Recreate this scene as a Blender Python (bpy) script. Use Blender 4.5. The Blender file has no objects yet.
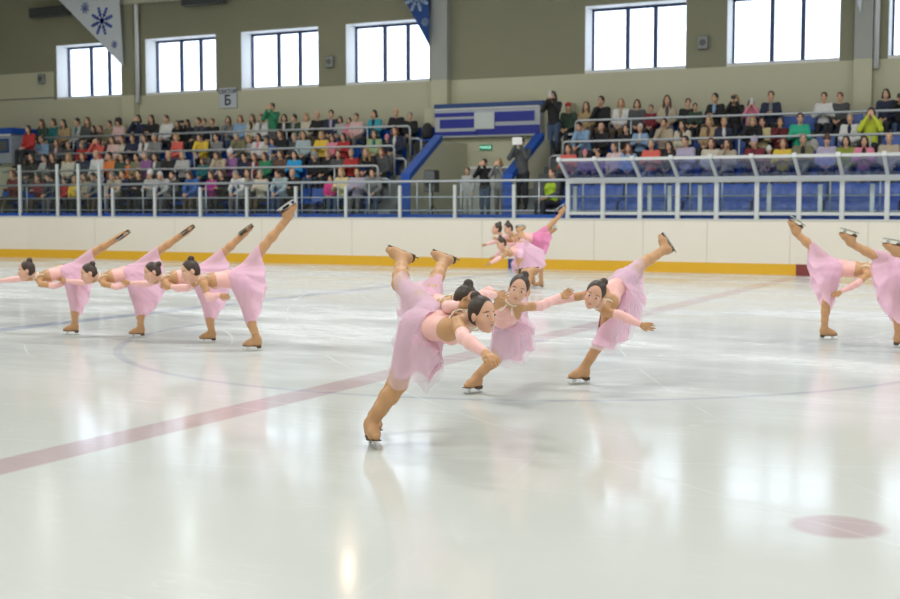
import bpy, math, random
import numpy as np
from mathutils import Vector, Matrix
random.seed(7)
SC = bpy.context.scene
COL = SC.collection
V = lambda *a: np.array(a, dtype=float)
def nrm(v):
    v = np.asarray(v, float); return v / (np.linalg.norm(v) + 1e-9)

# ------------------------------------------------------------------ camera
FPX, CH = 1275.0, 1.48
TH = math.atan(.5009); PI_ = math.atan(92.5 / FPX)
s_, c_ = math.sin(TH), math.cos(TH); sp_, cp_ = math.sin(PI_), math.cos(PI_)
CF, CR, CU = V(-s_*cp_, c_*cp_, -sp_), V(c_, s_, 0), V(-s_*sp_, c_*sp_, cp_)
CAM = V(0, 0, CH)
def ray(x, y): return CF + (x-450)/FPX*CR + (299.5-y)/FPX*CU
def at(x, y, z): return CAM + ray(x, y)*z                    # a point at depth z along the view
def onY(x, y, Y):
    d = ray(x, y); return CAM + d*(Y/d[1])
def gnd(x, y):
    d = ray(x, y); t = -CH/d[2]; return CAM + d*t, t
def cv(a, b, c): return nrm(a*CR + b*CU - c*CF)             # right, up, towards the viewer
cd = bpy.data.cameras.new('camera'); cam = bpy.data.objects.new('camera', cd); COL.objects.link(cam)
cam.location = CAM
cam.matrix_world = Matrix(((CR[0], CU[0], -CF[0], 0), (CR[1], CU[1], -CF[1], 0), (CR[2], CU[2], -CF[2], CH), (0, 0, 0, 1)))
cd.sensor_width = 36; cd.lens = FPX/900*36; cd.clip_end = 300
cd.dof.use_dof = True; cd.dof.focus_distance = 8.2; cd.dof.aperture_fstop = 3.2
SC.camera = cam

# ------------------------------------------------------------------ materials
MATS = {}
def mat(name, col, rough=.6, metal=0, noise=0, nscale=6, **kw):
    if name in MATS: return MATS[name]
    m = bpy.data.materials.new(name); m.use_nodes = True; MATS[name] = m
    nt = m.node_tree; b = nt.nodes['Principled BSDF']
    b.inputs['Base Color'].default_value = (*col, 1); b.inputs['Roughness'].default_value = rough
    b.inputs['Metallic'].default_value = metal
    if kw.get('sub'):
        b.inputs['Subsurface Weight'].default_value = kw['sub']; b.inputs['Subsurface Radius'].default_value = (.012, .005, .003)
        b.inputs['Subsurface Scale'].default_value = 1
    if kw.get('emit'):
        b.inputs['Emission Color'].default_value = (*col, 1); b.inputs['Emission Strength'].default_value = kw['emit']
    if kw.get('spec') is not None: b.inputs['Specular IOR Level'].default_value = kw['spec']
    if kw.get('sheen'): b.inputs['Sheen Weight'].default_value = kw['sheen']
    if noise:
        n = nt.nodes.new('ShaderNodeTexNoise'); n.inputs['Scale'].default_value = nscale; n.inputs['Detail'].default_value = 4
        g = nt.nodes.new('ShaderNodeNewGeometry'); nt.links.new(g.outputs['Position'], n.inputs['Vector'])
        r = nt.nodes.new('ShaderNodeMapRange'); r.inputs['To Min'].default_value = 1-noise; r.inputs['To Max'].default_value = 1+noise
        nt.links.new(n.outputs['Fac'], r.inputs['Value'])
        x = nt.nodes.new('ShaderNodeVectorMath'); x.operation = 'SCALE'; x.inputs[0].default_value = col
        nt.links.new(r.outputs['Result'], x.inputs['Scale']); nt.links.new(x.outputs['Vector'], b.inputs['Base Color'])
    return m
def cloth(name, col, trans=.35, alpha=.08):
    if name in MATS: return MATS[name]
    m = bpy.data.materials.new(name); m.use_nodes = True; MATS[name] = m
    nt = m.node_tree; N = nt.nodes; L = nt.links; b = N['Principled BSDF']; out = N['Material Output']
    b.inputs['Base Color'].default_value = (*col, 1); b.inputs['Roughness'].default_value = .7; b.inputs['Sheen Weight'].default_value = .2
    t = N.new('ShaderNodeBsdfTranslucent'); t.inputs['Color'].default_value = (*[min(1, c*1.08) for c in col], 1)
    tr = N.new('ShaderNodeBsdfTransparent')
    a = N.new('ShaderNodeMixShader'); a.inputs[0].default_value = trans
    L.new(b.outputs[0], a.inputs[1]); L.new(t.outputs[0], a.inputs[2])
    c = N.new('ShaderNodeMixShader'); c.inputs[0].default_value = alpha
    L.new(a.outputs[0], c.inputs[1]); L.new(tr.outputs[0], c.inputs[2]); L.new(c.outputs[0], out.inputs[0])
    return m
def glass(name, tint, refl=.08):
    m = bpy.data.materials.new(name); m.use_nodes = True; MATS[name] = m
    nt = m.node_tree; N = nt.nodes; L = nt.links; N.remove(N['Principled BSDF']); out = N['Material Output']
    tr = N.new('ShaderNodeBsdfTransparent'); tr.inputs['Color'].default_value = (*tint, 1)
    g = N.new('ShaderNodeBsdfGlossy'); g.inputs['Roughness'].default_value = .05
    a = N.new('ShaderNodeMixShader'); a.inputs[0].default_value = refl
    L.new(tr.outputs[0], a.inputs[1]); L.new(g.outputs[0], a.inputs[2]); L.new(a.outputs[0], out.inputs[0])
    return m
M_low = mat('wall paint cream', (.52, .51, .38), .8, noise=.05, nscale=.6)
M_up = mat('wall paint olive', (.262, .257, .18), .85, noise=.07, nscale=.5)
M_white = mat('white paint', (.78, .79, .78), .6)
M_frame = mat('window frame dark blue', (.02, .035, .10), .5)
M_conc = mat('terrace concrete grey', (.23, .25, .26), .85, noise=.08, nscale=3)
M_blue = mat('blue paint', (.004, .065, .36), .45)
M_blued = mat('deep blue panel', (.006, .016, .28), .4)
M_navy = mat('navy top paint', (.01, .05, .20), .45)
M_steel = mat('galvanised grey rail', (.50, .54, .58), .4, .3)
M_post = mat('white metal post', (.56, .59, .60), .4)
M_board = mat('white rink board', (.78, .735, .65), .35, noise=.03, nscale=1.5)
M_kick = mat('yellow kick strip', (.74, .42, .02), .4, noise=.05, nscale=3)
M_red = mat('dark red line', (.22, .04, .04), .5)
M_bline = mat('blue line', (.02, .05, .22), .5)
M_seat = mat('blue seat plastic', (.005, .07, .36), .4)
M_black = mat('black plastic', (.018, .018, .02), .5)
M_grey = mat('grey metal', (.25, .26, .26), .5, .2)
M_dgrey = mat('dark grey metal', (.10, .11, .115), .5, .2)
M_glass = glass('clear glass', (.93, .96, .97), .03)
M_tint = glass('polycarbonate', (.60, .68, .95), .16)
M_pane = glass('window glass', (.97, .98, 1), .04)
M_ceil = mat('ceiling panel', (.50, .50, .47), .9)
M_skin = mat('skin', (.66, .40, .27), .55, sub=.12)
M_tan = mat('skater skin and tan tights', (.53, .29, .14), .5, sub=.08)
M_face = mat('skater face skin', (.66, .385, .275), .5, sub=.12)
M_eye = mat('eye white', (.75, .72, .7), .3); M_iris = mat('eye dark', (.02, .012, .01), .2)
M_brow = mat('brow', (.17, .09, .055), .7); M_lip = mat('lips', (.50, .20, .17), .45)
M_hair = mat('dark brown hair', (.040, .025, .018), .5, noise=.35, nscale=60)
M_boot = mat('tan skate cover', (.47, .26, .125), .6, noise=.06, nscale=25)
M_sole = mat('brown sole', (.09, .05, .028), .5)
M_blade = mat('steel blade', (.62, .64, .66), .18, 1)
M_bod = mat('peach pink stretch bodice', (.83, .46, .43), .55, noise=.05, nscale=40, sheen=.3)
M_sleeve = mat('pink stretch sleeve', (.86, .50, .48), .55, sheen=.3)
M_bead = mat('rhinestone', (.92, .88, .74), .25)
M_skirt = cloth('lilac pink chiffon', (.86, .59, .74), .35, .05)
M_skirt2 = cloth('bright pink chiffon', (.86, .33, .58), .35, .05)
M_brief = mat('lilac pink stretch briefs', (.82, .54, .68), .6)
M_brief2 = mat('bright pink stretch briefs', (.84, .34, .58), .6)
M_tulle = cloth('pale tulle', (.82, .70, .80), .3, .55)

# ------------------------------------------------------------------ mesh helpers
def link(o, parent=None):
    COL.objects.link(o)
    if parent is not None: o.parent = parent
    return o
def meshobj(name, verts, faces, m, parent=None, smooth=False):
    me = bpy.data.meshes.new(name); me.from_pydata([tuple(map(float, v)) for v in verts], [], [tuple(map(int, f)) for f in faces])
    for x in (m if isinstance(m, (list, tuple)) else [m]): me.materials.append(x)
    if smooth: me.polygons.foreach_set('use_smooth', [True]*len(me.polygons))
    me.update()
    return link(bpy.data.objects.new(name, me), parent)
def tag(o, label, cat, group=None):
    o['label'] = label; o['category'] = cat
    if group: o['group'] = group
    return o
def struct(o): o['kind'] = 'structure'; return o
def empty(name, loc=(0, 0, 0), rz=0):
    o = bpy.data.objects.new(name, None); o.location = [float(q) for q in loc]; o.rotation_euler = (0, 0, rz); o.empty_display_size = .2
    return link(o)
class MB:
    def __init__(s): s.v = []; s.f = []
    def add(s, v, f):
        n = len(s.v); s.v += [tuple(map(float, q)) for q in v]; s.f += [tuple(i+n for i in q) for q in f]; return s
    def box(s, x0, x1, y0, y1, z0, z1):
        return s.add([(x0, y0, z0), (x1, y0, z0), (x1, y1, z0), (x0, y1, z0), (x0, y0, z1), (x1, y0, z1), (x1, y1, z1), (x0, y1, z1)],
                     [(0, 3, 2, 1), (4, 5, 6, 7), (0, 1, 5, 4), (1, 2, 6, 5), (2, 3, 7, 6), (3, 0, 4, 7)])
    def bar(s, a, b, w, h=None, upv=(0, 0, 1)):               # rectangular bar from a to b
        a, b = V(*a), V(*b); h = h or w; d = nrm(b-a); u = V(*upv)
        if abs(np.dot(d, u)) > .98: u = V(0, 1, 0)
        x = nrm(np.cross(d, u)); y = np.cross(x, d)
        vs = [p + x*sx*w/2 + y*sy*h/2 for p in (a, b) for sx, sy in ((-1, -1), (1, -1), (1, 1), (-1, 1))]
        return s.add(vs, [(0, 1, 2, 3), (7, 6, 5, 4), (0, 4, 5, 1), (1, 5, 6, 2), (2, 6, 7, 3), (3, 7, 4, 0)])
    def tube(s, pts, r, n=8):
        pts = [V(*p) for p in pts]; rings = []
        for i, p in enumerate(pts):
            d = nrm(pts[min(i+1, len(pts)-1)] - pts[max(i-1, 0)]); u = V(0, 0, 1) if abs(d[2]) < .95 else V(0, 1, 0)
            x = nrm(np.cross(d, u)); y = np.cross(x, d)
            rr = r[i] if isinstance(r, (list, tuple)) else r
            rings.append([p + rr*(math.cos(2*math.pi*k/n)*x + math.sin(2*math.pi*k/n)*y) for k in range(n)])
        vs = [q for R in rings for q in R]; fs = []
        for i in range(len(rings)-1):
            for k in range(n): fs.append((i*n+k, i*n+(k+1) % n, (i+1)*n+(k+1) % n, (i+1)*n+k))
        fs += [tuple(range(n))[::-1], tuple(range((len(rings)-1)*n, len(rings)*n))]
        return s.add(vs, fs)
    def prism(s, poly, off):                                   # extrude planar polygon by a vector
        n = len(poly); off = V(*off); a = [V(*p) for p in poly]
        return s.add(a + [p+off for p in a], [tuple(range(n))[::-1], tuple(range(n, 2*n))] + [(i, (i+1) % n, n+(i+1) % n, n+i) for i in range(n)])
    def build(s, name, m, parent=None, smooth=False): return meshobj(name, s.v, s.f, m, parent, smooth)
def bevel(o, w=.01, seg=2):
    b = o.modifiers.new('bevel', 'BEVEL'); b.width = w; b.segments = seg; b.limit_method = 'ANGLE'; return o

# ------------------------------------------------------------------ smooth solids (blended distance fields, surface nets)
def cap(a, b, ra, rb, k=.02): return ('c', V(*a), V(*b), ra, rb, k)
def ell(c, ax, rad, k=.015, sub=False): return ('s' if sub else 'e', V(*c), np.array(ax, float), V(*rad), k)
def chain(pts, rs, k=.02): return [cap(pts[i], pts[i+1], rs[i], rs[i+1], k) for i in range(len(pts)-1)]
def solid(prims, vox):
    lo = np.full(3, 1e9); hi = -lo
    for p in prims:
        if p[0] == 's': continue
        if p[0] == 'c':
            r = max(p[3], p[4]); lo = np.minimum(lo, np.minimum(p[1], p[2])-r); hi = np.maximum(hi, np.maximum(p[1], p[2])+r)
        else: r = max(p[3]); lo = np.minimum(lo, p[1]-r); hi = np.maximum(hi, p[1]+r)
    lo -= 4*vox; hi += 4*vox
    n = np.ceil((hi-lo)/vox).astype(int)+1
    G = np.full(n, 1.0, np.float32)
    for p in prims:
        k = max(p[-1], 1e-4); mar = k + 2.5*vox
        if p[0] == 'c': r = max(p[3], p[4]); a = np.minimum(p[1], p[2])-r-mar; b = np.maximum(p[1], p[2])+r+mar
        else: r = max(p[3]); a = p[1]-r-mar; b = p[1]+r+mar
        i0 = np.clip(np.floor((a-lo)/vox).astype(int), 0, n); i1 = np.clip(np.ceil((b-lo)/vox).astype(int)+1, 0, n)
        if (i1 <= i0).any(): continue
        X, Y, Z = np.meshgrid(*[lo[q] + vox*np.arange(i0[q], i1[q]) for q in range(3)], indexing='ij', sparse=True)
        if p[0] == 'c':
            ab = p[2]-p[1]; t = ((X-p[1][0])*ab[0] + (Y-p[1][1])*ab[1] + (Z-p[1][2])*ab[2])/(ab@ab+1e-12); t = np.clip(t, 0, 1)
            D = np.sqrt((X-p[1][0]-t*ab[0])**2 + (Y-p[1][1]-t*ab[1])**2 + (Z-p[1][2]-t*ab[2])**2) - (p[3]+t*(p[4]-p[3]))
        else:
            q = [(X-p[1][0])*A[0] + (Y-p[1][1])*A[1] + (Z-p[1][2])*A[2] for A in p[2]]
            k0 = np.sqrt(sum((q[i]/p[3][i])**2 for i in range(3))); k1 = np.sqrt(sum((q[i]/p[3][i]**2)**2 for i in range(3)))+1e-9
            D = k0*(k0-1)/k1
        S = G[i0[0]:i1[0], i0[1]:i1[1], i0[2]:i1[2]]
        if p[0] == 's':
            h = np.maximum(k-np.abs(S+D), 0)/k; S[...] = np.maximum(S, -D) + h*h*k*.25
        else:
            h = np.maximum(k-np.abs(S-D), 0)/k; S[...] = np.minimum(S, D) - h*h*k*.25
    ins = G < 0
    sl = lambda a, b, c: (slice(a, G.shape[0]-1+a), slice(b, G.shape[1]-1+b), slice(c, G.shape[2]-1+c))
    cnt = np.zeros(np.array(G.shape)-1, np.int8)
    for a in (0, 1):
        for b in (0, 1):
            for c in (0, 1): cnt += ins[sl(a, b, c)]
    act = (cnt > 0) & (cnt < 8)
    I, J, K = np.nonzero(act); N = len(I)
    idx = np.full(cnt.shape, -1, np.int32); idx[I, J, K] = np.arange(N)
    acc = np.zeros((N, 3)); num = np.zeros(N)
    cs = [(a, b, c) for a in (0, 1) for b in (0, 1) for c in (0, 1)]
    val = {q: G[I+q[0], J+q[1], K+q[2]].astype(float) for q in cs}
    for q in cs:
        for ax in range(3):
            if q[ax]: continue
            r = list(q); r[ax] = 1; r = tuple(r); va, vb = val[q], val[r]
            m = (va < 0) != (vb < 0); t = np.where(m, va/np.where(m, va-vb, 1), 0)
            for d in range(3): acc[:, d] += np.where(m, q[d] + (t if d == ax else 0), 0)
            num += m
    P = acc/num[:, None] + np.stack([I, J, K], 1); P = lo + P*vox
    F = []
    for ax in range(3):
        o1, o2 = [(1, 2), (2, 0), (0, 1)][ax]
        a = [slice(None)]*3; b = [slice(None)]*3; a[ax] = slice(0, -1); b[ax] = slice(1, None)
        A = ins[tuple(a)]; B = ins[tuple(b)]
        e = np.nonzero(A != B); e = np.stack(e, 1)
        e = e[(e[:, o1] > 0) & (e[:, o2] > 0) & (e[:, o1] < G.shape[o1]-1) & (e[:, o2] < G.shape[o2]-1)]
        fl = A[e[:, 0], e[:, 1], e[:, 2]]
        def cell(d1, d2):
            q = e.copy(); q[:, o1] -= d1; q[:, o2] -= d2; return idx[q[:, 0], q[:, 1], q[:, 2]]
        Q = np.stack([cell(1, 1), cell(0, 1), cell(0, 0), cell(1, 0)], 1)
        Q[~fl] = Q[~fl][:, ::-1]; F.append(Q)
    return P, np.concatenate(F)
def npmesh(name, P, F, mats, mi=None):
    me = bpy.data.meshes.new(name); me.vertices.add(len(P)); me.vertices.foreach_set('co', np.ascontiguousarray(P, dtype=np.float32).ravel())
    me.loops.add(F.size); me.loops.foreach_set('vertex_index', np.ascontiguousarray(F, dtype=np.int32).ravel())
    me.polygons.add(len(F)); me.polygons.foreach_set('loop_start', np.arange(0, F.size, 4, dtype=np.int32))
    me.polygons.foreach_set('use_smooth', np.ones(len(F), bool))
    for m in mats: me.materials.append(m)
    if mi is not None: me.polygons.foreach_set('material_index', mi.astype(np.int32))
    me.update(calc_edges=True); me.validate()
    return me
def solidobj(name, prims, vox, m, parent=None, org=None):
    P, F = solid(prims, vox)
    if org is not None: P = P - np.asarray(org)
    return link(bpy.data.objects.new(name, npmesh(name, P, F, [m])), parent)

# ------------------------------------------------------------------ head, hand, boot
def frame(fwd, up):
    f = nrm(fwd); u = V(*up); u = nrm(u - f*(u@f)); r = np.cross(f, u); return r, f, u   # right, forward, up
def head_prims(c, fr, s, ears=True):
    r, f, u = fr; P = lambda x, y, z: c + s*(x*r + y*f + z*u); A = [r, f, u]
    o = [ell(P(0, -.012, .025), A, V(.074, .094, .094)*s, .02), ell(P(0, .028, -.045), A, V(.056, .062, .068)*s, .03),
         cap(P(0, .058, -.088), P(0, .062, -.092), .020*s, .018*s, .025*s), ell(P(-.034, .045, -.03), A, V(.026, .03, .03)*s, .02), ell(P(.034, .045, -.03), A, V(.026, .03, .03)*s, .02)]
    for q in (-1, 1): o += [ell(P(q*.032, .098, .008), A, V(.020, .020, .014)*s, .012*s, True), ell(P(q*.032, .070, .008), A, V(.014, .014, .012)*s, .003*s)]
    o += [cap(P(0, .084, .014), P(0, .101, -.026), .009*s, .012*s, .01*s), ell(P(.011, .093, -.029), A, V(.009, .009, .007)*s, .006*s), ell(P(-.011, .093, -.029), A, V(.009, .009, .007)*s, .006*s),
          ell(P(0, .083, -.053), A, V(.021, .011, .006)*s, .006*s), ell(P(0, .081, -.063), A, V(.018, .011, .006)*s, .005*s)]
    if ears:
        for q in (-1, 1): o.append(ell(P(q*.077, -.008, -.012), A, V(.010, .020, .031)*s, .008*s))
    return o
def face_index(Pc, c, fr, s, mi, cut=None):                    # 0 body, 1 face, 2 eye white, 3 iris, 4 brow, 5 lip
    r, f, u = fr; d = (Pc-c)/s; x = d@r; y = d@f; z = d@u
    near = (np.abs(x) < .1) & (np.abs(y) < .13) & (z > -.125) & (z < .13)
    mi[near] = 1; fr_ = near & (y > .045); ax = np.abs(x)
    mi[fr_ & (((ax-.032)/.0135)**2 + ((z-.008)/.0062)**2 < 1)] = 2
    mi[fr_ & (((ax-.032)/.0075)**2 + ((z-.008)/.0068)**2 < 1)] = 3
    mi[fr_ & (((ax-.034)/.019)**2 + ((z-.032+.15*(ax-.03))/.0038)**2 < 1)] = 4
    mi[fr_ & ((x/.020)**2 + ((z+.058)/.0075)**2 < 1) & (y > .06)] = 5
    return mi
def hand_prims(w, d, n, s, curl=.5, thumb=1):
    d = nrm(d); n = V(*n); n = nrm(n - d*(n@d)); l = np.cross(d, n)*thumb
    P = lambda a, b, c: w + s*(a*d + b*l + c*n)
    o = [cap(P(.0, 0, 0), P(.03, 0, 0), .022*s, .023*s, .01*s), cap(P(.035, .018, 0), P(.08, .026, 0), .015*s, .011*s, .014*s),
         cap(P(.035, -.012, 0), P(.078, -.020, 0), .015*s, .011*s, .014*s), cap(P(.03, 0, 0), P(.085, .003, 0), .016*s, .012*s, .014*s)]
    for i, (b, L) in enumerate(((.029, .070), (.010, .078), (-.009, .073), (-.027, .058))):
        a0 = .086-.004*abs(i-1); c1 = curl; c2 = curl*2.0
        p0 = P(a0-.01, b, 0); p1 = P(a0+L*.5*math.cos(c1*.6), b*1.12, L*.5*math.sin(c1*.6)); p2 = p1 + s*L*.5*(math.cos(c2*.8)*d + math.sin(c2*.8)*n)
        o += [cap(p0, p1, .0095*s, .0085*s, .003*s), cap(p1, p2, .0085*s, .0068*s, .003*s)]
    t0 = P(.022, .018, .004); t1 = P(.055, .046, .014); t2 = P(.083, .052, .022+.01*curl)
    o += [cap(t0, t1, .013*s, .0105*s, .008*s), cap(t1, t2, .0100*s, .0078*s, .003*s)]
    return o
def boot(root, org, ankle, knee, toe, sole_n, s, vox, black_sole=False):
    sh = nrm(knee-ankle); t = nrm(toe); n = nrm(sole_n - t*(sole_n@t))
    P = lambda a, b: ankle + s*(a*t + b*n)
    pr = [cap(ankle + sh*.11*s, ankle, .047*s, .043*s, .02*s), cap(P(-.015, .055), P(-.02, .03), .035*s, .038*s, .02*s), cap(P(-.015, .055), P(.09, .062), .034*s, .036*s, .03*s),
          cap(P(.0, .01), P(.09, .052), .040*s, .036*s, .03*s), cap(P(.09, .062), P(.145, .070), .036*s, .024*s, .02*s)]
    b = solidobj('skate_boot', pr, vox, M_boot, root, org)
    l = np.cross(t, n); mb = MB()
    # sole and heel
    def prism(poly, w): mb.prism([P(*q) - l*w*s for q in poly], l*2*w*s)
    prism([(-.05, .085), (-.05, .100), (.02, .098), (.165, .092), (.165, .086), (.02, .090)], .030)
    prism([(-.05, .09), (-.05, .118), (.0, .118), (.01, .09)], .024)
    mb.v = [tuple(np.array(q)-org) for q in mb.v]; mb.build('sole', M_sole, b)
    mb = MB(); w = .0035
    prism([(-.075, .137), (-.06, .150), (.0, .153), (.10, .153), (.165, .147), (.180, .130), (.165, .128), (.15, .134), (.0, .136)], .0028)
    prism([(-.04, .115), (-.035, .140), (-.005, .140), (.0, .115)], .006)
    prism([(.085, .094), (.09, .14), (.12, .14), (.13, .094)], .006)
    mb.v = [tuple(np.array(q)-org) for q in mb.v]; mb.build('blade', M_blade, b)
    return b

# ------------------------------------------------------------------ skaters
def skater(label, foot, J, face, top, bun, hem, S=1.0, vox=.008, toe=(1, 0, 0), rtoe=None, rsole=None, headS=None, skirt=None, tulle=None, wid=(.10, .13, .09), hands=(0, 0), hand_n=((0, -1, .2), (0, -1, .2)), stand_near=True, rx=None):
    org, z0 = gnd(*foot); root = empty('person', org)
    tag(root, label, 'person', 'figure skaters in pink dresses on the ice')
    K = {k: at(v[0], v[1], z0 + (v[2] if len(v) > 2 else 0)) for k, v in J.items()}
    hs = (headS or S)
    toe_v = nrm(V(*toe)); aS = K['aS'].copy(); aS[2] = .153*S; aS[:2] = org[:2]
    K['aS'] = aS
    lat_p = nrm(K['hS']-K['hR']); sL, sR = K['sL'], K['sR']; lat_c = nrm(sL-sR)
    if lat_p@lat_c < 0: lat_p2 = -lat_p
    else: lat_p2 = lat_p
    pe, wa, ch, nk, hd = K['pe'], K['wa'], K['ch'], K['nk'], K['hd']
    ta = nrm(ch-wa)
    pr = []
    def torso(g):                                              # g: extra radius
        o = []
        for q in (-1, 1):
            o += [cap(pe+lat_p2*q*.05*S, wa+lat_p2*q*.04*S, .088*S+g, .066*S+g, .04*S), cap(wa+lat_p2*q*.04*S, ch+lat_c*q*.058*S, .066*S+g, .074*S+g, .04*S)]
        return o
    belly = nrm(np.cross(lat_c, ta)); 
    if belly@V(0, 0, -1) < 0: belly = -belly
    pr += torso(0)
    up_ch = ch + (nk-ch)*.55
    for q in (-1, 1): pr += [cap(ch+lat_c*q*.058*S, up_ch+lat_c*q*.06*S, .074*S, .05*S, .03*S), cap(ch+lat_c*q*.05*S+belly*.045*S, ch+lat_c*q*.05*S+belly*.052*S, .042*S, .04*S, .03*S)]
    pr += [cap(sL, nk, .042*S, .048*S, .04*S), cap(sR, nk, .042*S, .048*S, .04*S), cap(nk, hd + (nk-hd)*.35, .046*S, .043*S, .025*S)]
    sleeves = []; 
    for side, (sh, el, wr, ha) in enumerate((('sL', 'eL', 'wL', 'fL'), ('sR', 'eR', 'wR', 'fR'))):
        a, b, c, d = K[sh], K[el], K[wr], K[ha]
        pr += chain([a, a+(b-a)*.5, b, b+(c-b)*.35, c], [.044*S, .038*S, .033*S, .035*S, .024*S], .02*S)
        pr += hand_prims(c, d-c, nrm(V(*hand_n[side])), S*.95, hands[side], 1 if side == 0 else -1)
        sleeves.append(chain([a+(b-a)*.72, b, b+(c-b)*.35, b+(c-b)*.97], [.044*S, .042*S, .043*S, .030*S], .015*S))
    legs = (('hS', 'kS', 'aS'), ('hR', 'kR', 'aR'))
    for a, b, c in legs:
        a, b, c = K[a], K[b], K[c]
        pr += chain([a, a+(b-a)*.4, b, b+(c-b)*.3, b+(c-b)*.65, c], [.086*S, .079*S, .053*S, .054*S, .043*S, .034*S], .03*S)
    fr = frame(cv(*face), top[0]*CR + top[1]*CU - top[2]*CF)
    pr += head_prims(hd, fr, hs)
    P, F = solid(pr, vox)
    Pc = P[F].mean(1); mi = face_index(Pc, hd, fr, hs, np.zeros(len(F), int))
    me = npmesh('body', P-org, F, [M_tan, M_face, M_eye, M_iris, M_brow, M_lip], mi)
    link(bpy.data.objects.new('body', me), root)
    # hair and bun
    r, f, u = fr; A = [r, f, u]; Q = lambda x, y, z: hd + hs*(x*r + y*f + z*u)
    bd = bun[0]*CR + bun[1]*CU - bun[2]*CF; bd = nrm(bd)
    b = hd + hs*.028*u - hs*.012*f + bd*.110*hs
    hp = [ell(Q(0, -.024, .034), A, V(.083, .094, .096)*hs, .02), ell(Q(0, -.045, -.02), A, V(.066, .058, .06)*hs, .03), ell(b, A, V(.037, .036, .036)*hs, .012*hs), ell(b-bd*.02*hs, A, V(.033, .033, .033)*hs, .012*hs)]
    solidobj('hair', hp, max(vox, .006), M_hair, root, org)
    # bodice
    w2 = wa + (pe-wa)*.25; bp = []
    for q in (-1, 1): bp += [cap(w2+lat_p2*q*.042*S, wa+lat_p2*q*.04*S, .072*S+.006, .066*S+.009, .04*S), cap(wa+lat_p2*q*.04*S, wa+(ch-wa)*.78+lat_c*q*.05*S, .066*S+.009, .071*S+.009, .04*S)]
    bf = [cap(pe+lat_p2*q*.05*S, wa+lat_p2*q*.04*S, .088*S+.006, .066*S+.005, .04*S) for q in (-1, 1)] + [cap(K[a], K[a]+(K[b_]-K[a])*.12, .086*S+.006, .084*S+.006, .03*S) for a, b_ in (('hS', 'kS'), ('hR', 'kR'))]
    solidobj('briefs', bf, vox, M_brief2 if skirt else M_brief, root, org)
    for q in (-1, 1): bp += [cap(ch+lat_c*q*.05*S+belly*.040*S, ch+lat_c*q*.05*S+belly*.052*S, .052*S, .050*S, .03*S), cap(ch+lat_c*q*.045*S+belly*.03*S, ch+(nk-ch)*.5+lat_c*q*.035*S+belly*.028*S, .062*S, .040*S, .03*S)]
    solidobj('bodice', bp, vox, M_bod, root, org)
    # beaded neckline around the arm openings and neck
    mb = MB()
    def beads(c, axis, r, n):
        ax = nrm(axis); e1 = nrm(np.cross(ax, V(.3, .2, .9))); e2 = np.cross(ax, e1)
        for k in range(n):
            t = 2*math.pi*k/n; p = c + r*(math.cos(t)*e1+math.sin(t)*e2); mb.tube([p-ax*.005, p+ax*.005], .0065, 6)
    beads(nk + (hd-nk)*.10, hd-nk, .060*S, 26)
    for shp in (sL, sR): beads(up_ch*.62 + shp*.38, shp-up_ch, .083*S, 34)
    mb.v = [tuple(np.array(q)-org) for q in mb.v]; mb.build('bead_trim', M_bead, root, True)
    for sl in sleeves: solidobj('sleeve', sl, vox, M_sleeve, root, org)
    # skirt
    def make_skirt(name, hemj, m, seed, ext=0):
        rnd = random.Random(seed); H = [at(v[0], v[1], z0+v[2]) for v in hemj]
        W = wa*.9 + pe*.1; R = H[0]; E_ = H[-1]
        if ext: H = [h + nrm(h-W)*ext for h in H]
        bdir = nrm((R-W) - ((R-W)@ta)*ta); ln = nrm(np.cross(ta, bdir))
        if ln@(-CF) < 0: ln = -ln
        cen = sum(H)/len(H)
        nn = nrm(np.cross(R-W, E_-W)); 
        if nn@(-CF) < 0: nn = -nn
        n2 = 34; seg = np.cumsum([0]+[np.linalg.norm(H[i+1]-H[i]) for i in range(len(H)-1)]); seg /= seg[-1]
        def path(t):
            t = min(max(t, 0), 1); i = max(0, min(len(H)-2, int(np.searchsorted(seg, t, 'right'))-1)); w = (t-seg[i])/(seg[i+1]-seg[i]+1e-9); return H[i]*(1-w)+H[i+1]*w
        caps_ = []
        for a, b, c in legs: caps_ += [(K[a], K[b], .086*S, .053*S), (K[b], K[c], .053*S, .036*S)]
        for q in (-1, 1): caps_.append((pe+lat_p2*q*.05*S, wa+lat_p2*q*.04*S, .088*S+.006, .066*S+.005))
        def hit(p):
            for a, b, ra, rb in caps_:
                ab = b-a; t_ = min(1, max(0, (p-a)@ab/(ab@ab))); d_ = p-a-t_*ab
                if d_@d_ < (ra+t_*(rb-ra)+.012+ext*.1)**2: return True
            return False
        ph = rnd.random()*6; rows = 16; verts = []
        ring = []
        for k in range(2*n2):
            t = k/n2 if k < n2 else 2-k/n2; sg = 1 if k < n2 else -1
            side = math.sin(math.pi*t)**.55 if 0 < t < 1 else 0
            w0 = wid[0]*(1-t)**2 + 2*wid[1]*t*(1-t)*1.5 + wid[2]*t*t
            hemp = path(t) + nn*sg*side*w0*S
            ang = math.pi*t; wp = W + bdir*math.cos(ang)*.086*S + ln*sg*math.sin(ang)*.112*S
            ring.append((t, sg, side, wp, hemp))
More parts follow.
